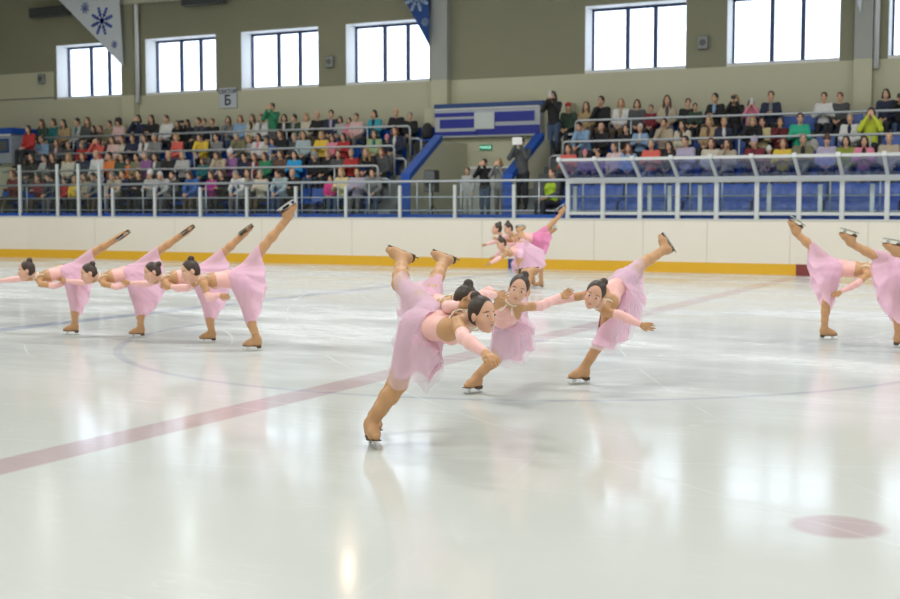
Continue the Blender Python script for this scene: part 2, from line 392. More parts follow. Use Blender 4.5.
        for j in range(rows):
            s = j/(rows-1)
            for k, (t, sg, side, wp, hemp) in enumerate(ring):
                p = wp*(1-s) + hemp*s
                p = p + ln*sg*side*.045*S*math.sin(math.pi*min(1, s*1.25))*(1-s*.3) 
                rip = math.sin(t*31+ph+(0 if sg > 0 else 1.7)) + .5*math.sin(t*57+ph*2)
                p = p + nn*sg*rip*.022*S*s**1.3*side + nrm(path(t)-W)*(math.sin(t*23+ph)*.5+.5*math.sin(t*41+ph))*.016*S*s**2*side
                if s > .03:
                    od = nn*sg*side + (bdir if t < .5 else -bdir)*(1-side)*.8; od = nrm(od)
                    for _ in range(40):
                        if not hit(p): break
                        p = p + od*.009
                verts.append(p-org)
        nn_ = 2*n2; faces = [(j*nn_+k, j*nn_+(k+1) % nn_, (j+1)*nn_+(k+1) % nn_, (j+1)*nn_+k) for j in range(rows-1) for k in range(nn_)]
        o = meshobj(name, verts, faces, m, root, True)
        sub = o.modifiers.new('sub', 'SUBSURF'); sub.levels = 1; sub.render_levels = 1
        return o
    make_skirt('skirt', hem, skirt or M_skirt, hash(label) % 97 if False else len(label))
    if tulle: make_skirt('tulle_layer', hem, M_tulle, len(label)+5, tulle)
    boot(root, org, aS, K['kS'], toe_v, V(0, 0, -1), S, max(vox, .006))
    rt = nrm(rtoe[0]*CR + rtoe[1]*CU - rtoe[2]*CF) if rtoe is not None else nrm(K['aR']-K['kR'])
    rs = nrm(rsole[0]*CR + rsole[1]*CU - rsole[2]*CF) if rsole is not None else V(0, 0, 1)
    boot(root, org, K['aR'], K['kR'], rt, rs, S, max(vox, .006))
    return root
def hdir(a, b):                                               # horizontal direction: right, away
    f = nrm(V(CF[0], CF[1], 0)); return nrm(a*CR + b*f)
exec_later = []
PR = ((0, -1, .2), (0, -1, .2))
def prof(label, foot, J, hem, fx=-1, **kw):
    kw.setdefault('face', (fx*.8, -.38, .42)); kw.setdefault('top', (fx*.38, .9, 0)); kw.setdefault('bun', (.1, 1, 0))
    skater(label, foot, J, hem=hem, rtoe=kw.pop('rtoe', (-fx*.82, .57, .05)), S=kw.pop('S', .84), headS=kw.pop('headS', .92), toe=kw.pop('toe', hdir(fx, -.12)), hands=(.5, .5), wid=(.09, .11, .09), **kw)
prof('girl skater with one arm stretched ahead at the left edge of the photo', (75, 335), dict(
    pe=(72, 273), wa=(62, 273), ch=(49, 275), nk=(37, 277), hd=(26, 271, -.03), hS=(71, 282, -.07), kS=(75, 308, -.06), aS=(75, 326), hR=(73, 270, .07), kR=(96, 251, .1), aR=(121, 236, .12),
    sL=(41, 284, -.13), eL=(54, 286, -.12), wL=(68, 282, -.05), fL=(74, 280, -.02), sR=(39, 278, .13), eR=(18, 279, .18), wR=(0, 281, .2), fR=(-8, 282, .2)),
    [(91, 250, .1), (95, 262, .1), (92, 278, .05), (88, 296, 0), (81, 314, -.05), (70, 309, -.08)], rsole=(.35, -.1, .9), bun=(.35, .95, 0), face=(-.9, -.2, .35), top=(-.15, 1, 0), S=.8)
prof('girl skater second from the left in the chain of four, hair bun beside bare back', (141, 338), dict(
    pe=(134, 274), wa=(125, 274), ch=(112, 276), nk=(100, 278), hd=(88.5, 274, -.03), hS=(133, 283, -.07), kS=(140, 312, -.06), aS=(141, 330), hR=(135, 271, .07), kR=(160, 250, .1), aR=(186, 232, .12),
    sL=(104, 284, -.13), eL=(116, 287, -.12), wL=(130, 284, -.05), fL=(136, 282, -.02), sR=(102, 277, .13), eR=(84, 283, .18), wR=(67, 281, .2), fR=(61, 279, .2)),
    [(157, 249, .1), (163, 265, .1), (165, 285, .05), (158, 303, 0), (147, 315, -.05), (136, 314, -.08)], rsole=(.3, .1, .9), bun=(.45, .9, 0), S=.8)
prof('girl skater third from the left whose raised boot shows its black sole', (212, 343), dict(
    pe=(202, 276), wa=(190, 276), ch=(176, 277), nk=(163, 279), hd=(152, 273, -.03), hS=(204, 284, -.07), kS=(209, 315, -.06), aS=(212, 334), hR=(204, 273, .07), kR=(224, 252, .1), aR=(245, 233, .12),
    sL=(166, 284, -.13), eL=(179, 289, -.1), wL=(193, 287, -.02), fL=(198, 286, 0), sR=(164, 278, .13), eR=(148, 284, .18), wR=(131, 283, .2), fR=(125, 282, .2)),
    [(219, 250, .1), (230, 265, .1), (230, 285, .05), (222, 308, 0), (214, 320, -.05), (205, 314, -.08)], bun=(.65, .6, 0), S=.82, rtoe=(.8, .55, .1), rsole=(.1, .25, .95))
prof('girl skater fourth from the left, nearest of her chain, hand resting at her waist', (257, 351), dict(
    hS=(243, 284, -.07), kS=(249, 317, -.06), aS=(256, 341), hR=(243, 275, .07), kR=(265, 245, .10), aR=(289, 217, .14), pe=(240, 278), wa=(229, 279), ch=(214, 280), nk=(200, 280), hd=(190, 272, -.03),
    sL=(204, 285, -.13), eL=(209, 298, -.16), wL=(219, 295, -.20), fL=(224, 296, -.2), sR=(202, 279, .13), eR=(187, 288, .18), wR=(172, 287, .2), fR=(166, 286, .2)),
    [(258, 250, .1), (265, 268, .1), (266, 285, .06), (262, 304, 0), (256, 322, -.05), (246, 321, -.08)], S=.88, headS=.97, vox=.007, rsole=(-.4, .8, .3))
skater('girl skater closest to the camera, face turned right, arm reaching forward and down', (371, 446), dict(
    hS=(414, 328, -.05), kS=(399, 384, -.08), aS=(378, 428), hR=(432, 317, .05), kR=(400, 284, .38), aR=(402, 259, .66), pe=(423, 322, 0), wa=(438, 326, -.10), ch=(455, 327, -.22), nk=(471, 319, -.33), hd=(483, 315, -.42),
    sR=(458, 323, -.40), eR=(464, 338, -.60), wR=(484, 352, -.75), fR=(491, 356, -.80), sL=(484, 312, -.2), eL=(482, 312, 0), wL=(478, 308, .2), fL=(476, 306, .28)),
    face=(.66, -.12, .74), top=(-.08, 1, 0), bun=(-.42, .95, -.25), hem=[(403, 288, .34), (410, 308, .25), (412, 335, .12), (407, 366, 0), (416, 382, -.08), (434, 368, -.16), (441, 350, -.18)],
    S=.95, headS=.88, vox=.0048, toe=hdir(.3, -1), rtoe=(-.85, .35, -.3), rsole=(.35, .25, -.9), tulle=.07, hands=(.4, .55), hand_n=((0, 0, -1), (-.3, .3, -1)), wid=(.08, .07, .09))
skater('girl skater mostly hidden behind the nearest one, hand on her shoulder', (374, 435), dict(
    hS=(420, 312, -.04), kS=(392, 388, -.03), aS=(386, 410), hR=(428, 304, .05), kR=(435, 282, .32), aR=(444, 261, .6), pe=(426, 306, 0), wa=(436, 308, -.08), ch=(446, 308, -.2), nk=(456, 307, -.32), hd=(467, 303, -.40),
    sR=(447, 305, -.38), eR=(448, 307, -.55), wR=(459, 306, -.68), fR=(466, 305, -.70), sL=(468, 300, -.2), eL=(482, 296, -.1), wL=(494, 295, .1), fL=(500, 295, .15)),
    face=(.62, -.25, .72), top=(.02, 1, 0), bun=(.12, 1, -.1), hem=[(430, 281, .29), (415, 285, .25), (411, 310, .1), (410, 340, 0), (418, 348, -.05), (430, 338, -.1)],
    S=.86, headS=.86, vox=.006, toe=hdir(.3, -1), rtoe=(-.75, .3, -.35), rsole=(.25, .3, -.9), hands=(.4, .4), wid=(.08, .07, .07))
skater('girl skater facing the camera just right of the nearest one, raised boot above her bun', (477, 393), dict(
    hS=(504, 330, -.02), kS=(497, 357, -.08), aS=(484, 378), hR=(514, 327, .05), kR=(522, 300, .38), aR=(529, 274, .68), pe=(508, 326, 0), wa=(506, 318, -.15), ch=(507, 310, -.25), nk=(511, 302, -.36), hd=(518.5, 290, -.44),
    sR=(499, 298, -.33), eR=(489, 291, -.25), wR=(478, 296, -.15), fR=(472, 300, -.1), sL=(521, 307, -.33), eL=(541, 306, -.22), wL=(559, 297, -.12), fL=(567, 293, -.1)),
    face=(-.14, -.18, .97), top=(.25, .96, 0), bun=(.42, .9, -.3), hem=[(519, 305, .3), (525, 322, .15), (522, 342, .05), (510, 355, -.05), (498, 358, -.1), (492, 344, -.12)],
    S=.86, headS=.93, vox=.005, toe=hdir(-.7, -.7), rtoe=(.85, .1, -.45), rsole=(0, .35, -.95), tulle=.05, hands=(.5, .5), hand_n=((0, -1, 0), (0, -1, 0)), wid=(.08, .09, .09))
skater('girl skater right of centre balancing with one arm out to the right, leg raised behind', (584, 384), dict(
    hS=(615, 292, -.03), kS=(604, 336, -.1), aS=(588, 366), hR=(626, 280, .05), kR=(642, 264, .25), aR=(664, 250, .45), pe=(621, 283, .02), wa=(615, 289, -.1), ch=(606, 298, -.24), nk=(599, 304, -.33), hd=(594.5, 295, -.44),
    sR=(588, 295, -.28), eR=(567, 298, -.22), wR=(546, 303, -.2), fR=(536, 305, -.18), sL=(606, 312, -.36), eL=(620, 315, -.42), wL=(639, 324, -.45), fL=(648, 326, -.45)),
    face=(-.32, -.28, .9), top=(.42, .9, 0), bun=(.62, .75, -.2), hem=[(635, 263, .25), (637, 275, .22), (634, 300, .1), (624, 318, .02), (611, 339, -.08), (604, 347, -.18), (592, 343, -.24)],
    S=.88, headS=.95, vox=.005, toe=hdir(-.92, -.35), rtoe=(-.5, .85, -.2), rsole=(.75, .2, -.65), tulle=.04, hands=(.3, .5), hand_n=((0, -1, .3), (0, -1, 0)), wid=(.09, .10, .13))
B = dict(vox=.013)
prof('girl skater farthest left of the distant trio, upright head seen in profile', (533, 286.8), dict(
    pe=(528, 240), wa=(520, 240), ch=(511, 240), nk=(503, 238), hd=(496.5, 229, -.02), hS=(528, 243, -.07), kS=(532, 266, -.03), aS=(533, 280), hR=(530, 239, .07), kR=(541, 236, .1), aR=(550, 233, .12),
    sL=(503, 242, -.13), eL=(510, 245, -.2), wL=(517, 243, -.1), fL=(520, 242, -.1), sR=(502, 238, .13), eR=(495, 242, .2), wR=(487, 244, .25), fR=(483, 245, .25)),
    [(541, 237, .1), (545, 248, .05), (540, 262, 0), (535, 270, -.05), (527, 264, -.08)], face=(-.95, 0, .2), top=(0, 1, 0), bun=(.5, .8, 0), skirt=M_skirt2, rtoe=(1, .1, 0), **B)
prof('girl skater at the back of the distant trio, leg raised highest against the boards', (541, 288.5), dict(
    pe=(538, 238), wa=(531, 238), ch=(522, 236), nk=(514, 235), hd=(508, 229, -.02), hS=(539, 241, -.07), kS=(541, 264, -.03), aS=(541, 280), hR=(539, 236, .07), kR=(550, 226, .1), aR=(562, 213, .12),
    sL=(516, 239, -.13), eL=(518, 245, -.16), wL=(524, 243, -.2), fL=(527, 243, -.2), sR=(515, 235, .13), eR=(506, 237, .2), wR=(498, 238, .25), fR=(494, 238, .25)),
    [(544, 226, .1), (551, 238, .08), (547, 250, .03), (542, 262, -.04), (536, 256, -.08)], bun=(.0, 1, 0), skirt=M_skirt2, **B)
prof('girl skater in front of the distant trio, lowest head, arm reaching left', (520, 292), dict(
    pe=(521, 250), wa=(515, 251), ch=(510, 252, -.05), nk=(506, 251, -.1), hd=(501, 244, -.12), hS=(521, 254, -.06), kS=(519, 272, -.05), aS=(519, 285), hR=(522, 248, .05), kR=(524, 240, .2), aR=(519, 231.5, .32),
    sL=(505, 255, -.2), eL=(498, 259, -.25), wL=(491, 263, -.3), fL=(487, 265, -.3), sR=(506, 249, .1), eR=(500, 252, .2), wR=(495, 256, .25), fR=(492, 258, .25)),
    [(524, 240, .2), (540, 250, .1), (540, 266, .05), (526, 272, 0), (516, 274, -.05), (511, 262, -.08)], bun=(-.1, .9, 0), rtoe=(.9, .1, -.2), rsole=(0, .9, -.4), **B)
prof('girl skater on the right facing away, whole pink dress and both boots in view', (824, 340), dict(
    pe=(831, 268), wa=(841, 268), ch=(856, 269), nk=(870, 268), hd=(888, 270), hS=(831, 277, -.07), kS=(826, 304, -.05), aS=(826, 330), hR=(829, 265, .07), kR=(811, 246, .1), aR=(795, 232, .13),
    sR=(867, 275, -.13), eR=(857, 284, -.18), wR=(842, 291, -.15), fR=(836, 294, -.12), sL=(868, 266, .13), eL=(886, 272, .18), wL=(902, 272, .2), fL=(908, 272, .2)),
    [(809, 245, .1), (808, 262, .1), (815, 288, .03), (822, 302, -.02), (831, 311, -.06), (836, 296, -.09)], fx=1, bun=(-.2, 1, 0), S=.86)
prof('girl skater at the right edge with dress half in view and bent raised leg', (898, 348), dict(
    pe=(897, 265), wa=(908, 265), ch=(923, 266), nk=(937, 265), hd=(949, 259), hS=(897, 276, -.07), kS=(897, 310, -.05), aS=(898, 338), hR=(895, 262, .07), kR=(873, 255, .06), aR=(850, 243, .08),
    sR=(934, 273, -.13), eR=(924, 283, -.18), wR=(909, 288, -.15), fR=(903, 290, -.12), sL=(935, 263, .13), eL=(955, 270, .2), wL=(975, 270, .2), fL=(982, 270, .2)),
    [(874, 250, .1), (871, 268, .1), (878, 298, .05), (890, 318, 0), (899, 326, -.05), (906, 308, -.08)], fx=1, bun=(-.2, 1, 0), S=.86, rtoe=(-.95, .3, 0))
prof('girl skater of whom only the raised tan boot and leg enter at the right edge', (958, 357), dict(
    pe=(953, 264), wa=(966, 264), ch=(982, 265), nk=(997, 264), hd=(1009, 258), hS=(953, 275, -.07), kS=(955, 312, -.05), aS=(958, 345), hR=(950, 262, .07), kR=(923, 258, .06), aR=(895, 253, .08),
    sR=(993, 273, -.13), eR=(983, 283, -.18), wR=(967, 288, -.15), fR=(961, 290, -.12), sL=(994, 263, .13), eL=(1014, 270, .2), wL=(1034, 270, .2), fL=(1041, 270, .2)),
    [(930, 248, .1), (928, 268, .1), (935, 298, .05), (948, 318, 0), (957, 328, -.05), (964, 308, -.08)], fx=1, bun=(-.2, 1, 0), S=.86, rtoe=(-.97, .2, 0))


YB = 28.1
# ---- ice sheet
def ice_material():
    m = bpy.data.materials.new('ice'); m.use_nodes = True; nt = m.node_tree; N = nt.nodes; L = nt.links; b = N['Principled BSDF']
    g = N.new('ShaderNodeNewGeometry'); sx = N.new('ShaderNodeSeparateXYZ'); L.new(g.outputs['Position'], sx.inputs[0])
    def M(op, *a, clamp=False):
        n = N.new('ShaderNodeMath'); n.operation = op; n.use_clamp = clamp
        for i, q in enumerate(a):
            if hasattr(q, 'is_linked') or hasattr(q, 'links'): L.new(q, n.inputs[i])
            else: n.inputs[i].default_value = q
        return n.outputs[0]
    x, y = sx.outputs[0], sx.outputs[1]
    def line(c, w): return M('SUBTRACT', 1, M('DIVIDE', M('SUBTRACT', M('ABSOLUTE', M('SUBTRACT', x, c)), w), .04), clamp=True)
    def dist(cx, cy): return M('SQRT', M('ADD', M('POWER', M('SUBTRACT', x, cx), 2), M('POWER', M('SUBTRACT', y, cy), 2)))
    def ring(cx, cy, r, w): return M('SUBTRACT', 1, M('DIVIDE', M('SUBTRACT', M('ABSOLUTE', M('SUBTRACT', dist(cx, cy), r)), w), .03), clamp=True)
    def disc(cx, cy, r): return M('SUBTRACT', 1, M('DIVIDE', M('SUBTRACT', dist(cx, cy), r), .05), clamp=True)
    red = M('MAXIMUM', line(-5.52, .15), M('MAXIMUM', disc(-1.0, 6.02, .19), M('MAXIMUM', disc(-10.2, 20.2, .29), disc(-1., 20.2, .29))))
    blu = M('MAXIMUM', M('MAXIMUM', line(-11.72, .14), line(.7, .14)), M('MAXIMUM', M('MULTIPLY', ring(-5.52, 13.1, 4.5, .03), .45), disc(-5.52, 13.1, .15)))
    def noise(scale, rot, stretch, detail=2, rough=.5, dist_=0):
        mp = N.new('ShaderNodeMapping'); mp.inputs['Rotation'].default_value = (0, 0, rot); mp.inputs['Scale'].default_value = (scale, scale*stretch, scale)
        L.new(g.outputs['Position'], mp.inputs[0]); n = N.new('ShaderNodeTexNoise'); n.inputs['Scale'].default_value = 1; n.inputs['Detail'].default_value = detail; n.inputs['Roughness'].default_value = rough
        n.inputs['Distortion'].default_value = dist_
        L.new(mp.outputs[0], n.inputs['Vector']); return n.outputs['Fac']
    def ridge(f, w, c=.5): return M('SUBTRACT', 1, M('DIVIDE', M('ABSOLUTE', M('SUBTRACT', f, c)), w), clamp=True)
    rn = random.Random(11); arcs = None
    for i in range(26):
        r = rn.choice((6, 9, 14, 22, 30)); a = rn.uniform(0, 6.28); px_, py_ = rn.uniform(-13, -1), rn.uniform(3, 22)
        q = M('MULTIPLY', M('SUBTRACT', 1, M('DIVIDE', M('ABSOLUTE', M('SUBTRACT', dist(px_+r*math.cos(a), py_+r*math.sin(a)), r)), rn.uniform(.012, .03)), clamp=True), rn.uniform(.4, 1))
        arcs = q if arcs is None else M('MAXIMUM', arcs, q)
    arcs = M('MULTIPLY', arcs, M('SUBTRACT', M('MULTIPLY', noise(.5, .9, 1, 3, .6), 4), 1.5, clamp=True))
    s2 = ridge(noise(.5, -.46, 9, 1, .3), .01); s3 = ridge(noise(.7, -.75, 9, 1, .3), .01); s4 = ridge(noise(1.3, -.30, 8, 2, .5), .014, .47)
    brk = M('SUBTRACT', M('MULTIPLY', noise(1.1, .2, 1, 3, .6), 5), 2.4, clamp=True)
    patch = M('SUBTRACT', M('MULTIPLY', noise(.25, .5, 2.5, 5, .6), 5), 2.1, clamp=True)
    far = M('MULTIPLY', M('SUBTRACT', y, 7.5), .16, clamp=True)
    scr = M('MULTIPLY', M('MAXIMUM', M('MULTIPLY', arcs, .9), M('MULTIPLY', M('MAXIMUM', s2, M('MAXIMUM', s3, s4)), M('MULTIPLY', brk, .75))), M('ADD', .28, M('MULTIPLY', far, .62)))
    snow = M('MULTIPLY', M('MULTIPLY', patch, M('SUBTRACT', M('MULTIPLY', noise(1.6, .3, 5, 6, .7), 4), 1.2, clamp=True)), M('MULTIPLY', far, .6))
    white = M('MAXIMUM', scr, snow)
    def mix(f, a, c):
        n = N.new('ShaderNodeMix'); n.data_type = 'RGBA'; L.new(f, n.inputs[0])
        if isinstance(a, tuple): n.inputs[6].default_value = (*a, 1)
        else: L.new(a, n.inputs[6])
        n.inputs[7].default_value = (*c, 1); return n.outputs[2]
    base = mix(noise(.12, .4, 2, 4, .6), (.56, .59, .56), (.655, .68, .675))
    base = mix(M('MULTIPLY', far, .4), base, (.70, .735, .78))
    c1 = mix(M('MULTIPLY', red, .42), base, (.36, .12, .18)); c2 = mix(M('MULTIPLY', blu, .45), c1, (.06, .12, .36)); c3 = mix(white, c2, (.82, .85, .88))
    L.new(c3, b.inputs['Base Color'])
    rough = M('ADD', M('ADD', .115, M('MULTIPLY', patch, .06)), M('MULTIPLY', white, .3)); L.new(rough, b.inputs['Roughness'])
    b.inputs['IOR'].default_value = 1.33
    bp = N.new('ShaderNodeBump'); bp.inputs['Strength'].default_value = .025; bp.inputs['Distance'].default_value = .02
    L.new(M('ADD', M('MULTIPLY', noise(2.2, .3, 3, 3, .6), .6), M('MULTIPLY', white, .3)), bp.inputs['Height']); L.new(bp.outputs[0], b.inputs['Normal'])
    return m
XL, XR, YN, YF, ZC = -36.5, 25.0, -3.0, 32.8, 10.5
o = MB().box(XL, XR, -2.4, YB+.1, -.2, 0).build('floor', ice_material()); struct(o)
# ---- perimeter line of the boards: straight far side, rounded corner at the left
pts = [(24.0, YB), (-27.0, YB)]
for k in range(1, 15):
    a = math.pi/2*k/14; pts.append((-27.0-8.5*math.sin(a), YB-8.5*(1-math.cos(a))))
pts.append((-35.5, -2.2))
def sweep(name, z0, z1, t0, t1, m, parent=None, pl=pts):
    v = []; f = []; n = len(pl)
    for i, p in enumerate(pl):
        a = np.array(pl[max(i-1, 0)]); b = np.array(pl[min(i+1, n-1)]); d = nrm(b-a); nn = np.array((d[1], -d[0]))
        for t, z in ((t0, z0), (t1, z0), (t1, z1), (t0, z1)): q = np.array(p)+nn*t; v.append((q[0], q[1], z))
    for i in range(n-1):
        for k in range(4): f.append((i*4+k, i*4+(k+1) % 4, (i+1)*4+(k+1) % 4, (i+1)*4+k))
    f += [(3, 2, 1, 0), tuple((n-1)*4+k for k in range(4))]
    return meshobj(name, v, f, m, parent)
# note: normals point outwards (away from the ice)
bd = sweep('rink_board', 0, 1.185, 0, .14, M_board); tag(struct(bd), 'off-white rink boards along the far side of the ice', 'rink boards')
sweep('kick_strip', .0, .24, -.012, .0, M_kick, bd)
sweep('cap_rail', 1.185, 1.215, -.02, .16, M_post, bd)
mb = MB()
for px in (16, 95, 175, 262, 352, 482, 594, 643, 707, 790, 868):
    X = onY(px, 240, YB)[0]; mb.box(X-.006, X+.006, YB-.006, YB, .24, 1.18)
mb.build('panel_seam', mat('seam grey', (.60, .57, .50), .7), bd)
MB().box(-5.67, -5.37, YB-.018, YB-.012, 0, .24).build('red_mark', M_red, bd)
MB().box(-12.5, -12.2, YB-.018, YB-.012, 0, .24).build('blue_mark', M_bline, bd)
o = sweep('ledge_strip', 1.215, 1.30, .16, .55, M_blue); tag(struct(o), 'blue painted ledge strip behind the boards', 'ledge')
# ---- walkway and terraces
WF = 1.17
o = MB().box(XL, XR, YB+.15, YF, 0, WF).build('walkway', M_conc); struct(o)
FZ = [1.17, 1.75, 2.33, 2.92]; YS = [29.3, 30.2, 31.1, 32.0]
LX0, LX1, RX0, RX1 = -30.6, -17.05, -12.0, 6.0
for x0, x1 in ((LX0, LX1), (RX0, RX1)):
    for k in (1, 2, 3):
        o = MB().box(x0, x1, YS[k]-.5, YF, FZ[k-1], FZ[k]).build('terrace_step', M_conc); struct(o)
# aisle stairs beside each stand
for x0, x1 in ((LX1+.02, -16.25), (-13.05, RX0-.02)):
    mb = MB(); n = 9
    for i in range(n): mb.box(x0, x1, 28.95+i*.34, YF, WF+i*.195, WF+(i+1)*.195)
    struct(mb.build('aisle_stairs', M_conc))
# ---- far wall with its window openings
wins = [(-31.22, -28.40), (-27.42, -24.62), (-23.66, -20.84), (-19.88, -17.08), (-12.35, -9.55), (-8.48, -5.66), (-4.52, -1.7), (1.0, 3.8)]
WZ0, WZ1 = 5.13, 6.88
def wall(name, z0, z1, m):
    mb = MB(); xs = [XL] + [q for w in wins for q in w] + [XR]
    for i in range(0, len(xs), 2): mb.box(xs[i], xs[i+1], YF, YF+.7, z0, z1)
    return mb
mb = MB().box(XL, XR, YF, YF+.7, 0, WZ0-.05); struct(mb.build('wall_far', M_low))
mb = wall('w', WZ0-.05, WZ1, M_up); mb.box(XL, XR, YF, YF+.7, WZ1, ZC); struct(mb.build('wall_far_upper', M_up))
for i, (a, b) in enumerate(wins): 
    mb = MB().box(a, b, YF, YF+.7, WZ0-.05, WZ0)                       # sill
    # white plastered reveals
    mb.box(a, a+.012, YF-.004, YF+.7, WZ0, WZ1).box(b-.012, b, YF-.004, YF+.7, WZ0, WZ1).box(a, b, YF-.004, YF+.7, WZ1-.012, WZ1+.001).box(a, b, YF-.03, YF+.7, WZ0, WZ0+.02)
    struct(mb.build('trim_%d' % (i+1), M_white))
    w = empty('window_%d' % (i+1), ((a+b)/2, YF+.52, WZ0)); struct(w)
    m_ = .05; f = MB(); A, B_ = -(b-a)/2+.012, (b-a)/2-.012; Z1 = WZ1-WZ0-.012
    f.box(A, A+m_, 0, .07, .02, Z1).box(B_-m_, B_, 0, .07, .02, Z1).box(A, B_, 0, .07, .02, .09).box(A, B_, 0, .07, Z1-.07, Z1)
    for t in (.365, .645):
        X = A+(B_-A)*t; f.box(X-.05, X+.05, -.01, .07, .05, Z1-.03)
    f.build('window_frame', M_frame, w)
    MB().box(A+m_, B_-m_, .03, .04, .09, Z1-.07).build('pane', M_pane, w)
# light band of wall paint at the far left, reaching higher than the sills
o = MB().box(XL, -31.35, YF-.006, YF, WZ0-.05, 6.03).build('wall_far_band', M_low); struct(o)
cb = MB(); cb.tube([(XL, YF-.02, 5.17), (-31.3, YF-.02, 5.16)], .015, 6); tag(cb.build('cable', M_dgrey), 'dark cable running along the wall at far left', 'cable')
# ---- other walls and ceiling
struct(MB().box(XL-.3, XL, YN, YF+.7, 0, ZC).build('wall_left', M_low)); struct(MB().box(XR, XR+.3, YN, YF+.7, 0, ZC).build('wall_right', M_low))
struct(MB().box(XL, XR, YN-.3, YN, 0, ZC).build('wall_near', M_low)); struct(MB().box(XL-.3, XR+.3, YN-.3, YF+.7, ZC, ZC+.2).build('ceiling', M_ceil))
# ---- pilasters
PD = .28; M_pil = mat('pilaster grey paint', (.36, .38, .36), .8)
for p_a, p_b, m2 in ((121, 133, M_up), (431, 447, M_pil), (854, 872, M_pil)):
    a, b = onY(p_a, 60, YF-PD)[0], onY(p_b, 60, YF-PD)[0]
    struct(MB().box(a, b, YF-PD, YF, 0, WZ0-.05).build('column', M_low)); struct(MB().box(a, b, YF-PD, YF, WZ0-.05, ZC).build('column', m2))
for X, lb in ((onY(137, 60, YF-.14)[0], 'white vertical strip beside the left column'), (onY(876, 60, YF-.14)[0], 'white vertical strip beside the right column')):
    q = MB(); q.tube([(X, YF-.14, 4.85), (X, YF-.14, ZC)], .07, 10); tag(q.build('column_strip', mat('white strip', (.70, .72, .72), .45), None, True), lb, 'pipe')  # white upright strip along the column's right edge, drawn as a tube
# ---- wall heaters, sounders, pipe
def heater(px0, px1, py, label):
    a, b = onY(px0, py, YF-.3), onY(px1, py, YF-.3); t = empty('wall_heater', ((a[0]+b[0])/2, YF-.3, a[2])); tag(t, label, 'heater', 'wall heaters')
    w = (b[0]-a[0])/2
    bevel(MB().box(-w, w, -.12, .12, -.16, .16).build('casing', M_dgrey, t), .02)
    g = MB()
    for k in range(4): g.box(-w*.95, w*.95, -.135, -.12, -.12+k*.07, -.09+k*.07)
    g.build('grille', M_black, t); g = MB()
    for q in (-.8, .8): g.box(w*q-.03, w*q+.03, .1, .3, -.05, .05)
    g.build('bracket', M_grey, t)
heater(31, 69, 13.5, 'long dark grey wall heater left of the white snowflake banner')
heater(183, 225, 1.5, 'long dark grey wall heater above the second window, cut by photo top')
for px, py, lb in ((43, 79, 'small grey wall box left of the first window'), (331, 62, 'small grey wall box between third and fourth windows'), (704, 43, 'small grey wall box between the two big right windows')):
    p = onY(px, py, YF); t = empty('wall_speaker', (p[0], YF, p[2])); tag(t, lb, 'wall speaker')
    bevel(MB().box(-.13, .13, -.14, 0, -.17, .17).build('casing', M_grey, t), .03); c = MB(); c.tube([(0, -.14, 0), (0, -.155, 0)], .085, 16); c.build('speaker_cone', M_dgrey, t)
p0, p1 = onY(122, 2, YF-.25), onY(215, -4, YF-.25)
q = MB(); q.tube([(p0[0]-.3, YF-.25, p0[2]), (p1[0]+1, YF-.25, p0[2]-.05)], .09, 10); tag(q.build('wall_pipe', mat('beige pipe', (.5, .48, .38), .6)), 'beige pipe along the wall at the photo top', 'pipe')
# ---- sector sign
def text(body, size, m, parent, loc, name='lettering', ext=.004):
    cu = bpy.data.curves.new('t', 'FONT'); cu.body = body; cu.size = size; cu.align_x = 'CENTER'; cu.align_y = 'CENTER'; cu.extrude = ext; cu.offset = size*.03
    tmp = bpy.data.objects.new('t', cu); COL.objects.link(tmp); dg = bpy.context.evaluated_depsgraph_get(); dg.update()
    me = bpy.data.meshes.new_from_object(tmp.evaluated_get(dg)); bpy.data.objects.remove(tmp)
    me.materials.clear(); me.materials.append(m)
    o = bpy.data.objects.new(name, me); o.location = loc; o.rotation_euler = (math.pi/2, 0, 0); return link(o, parent)
p = onY(228.5, 98, YF); t = empty('sector_sign', (p[0], YF-.03, p[2])); tag(t, 'white sector sign with big dark letter on wall below the windows', 'sign')
MB().box(-.34, .34, -.01, .03, -.31, .31).build('panel', mat('sign panel white', (.50, .53, .58), .5), t)
MB().box(-.345, .345, -.008, .028, -.318, -.31).box(-.345, .345, -.008, .028, .31, .318).box(-.348, -.34, -.008, .028, -.318, .318).box(.34, .348, -.008, .028, -.318, .318).build('sign_border', M_grey, t)
M_ink = mat('dark sign ink', (.02, .03, .06), .6)
text('СЕКТОР', .17, M_ink, t, (0, -.012, .19)); text('Б', .42, M_ink, t, (0, -.012, -.09))
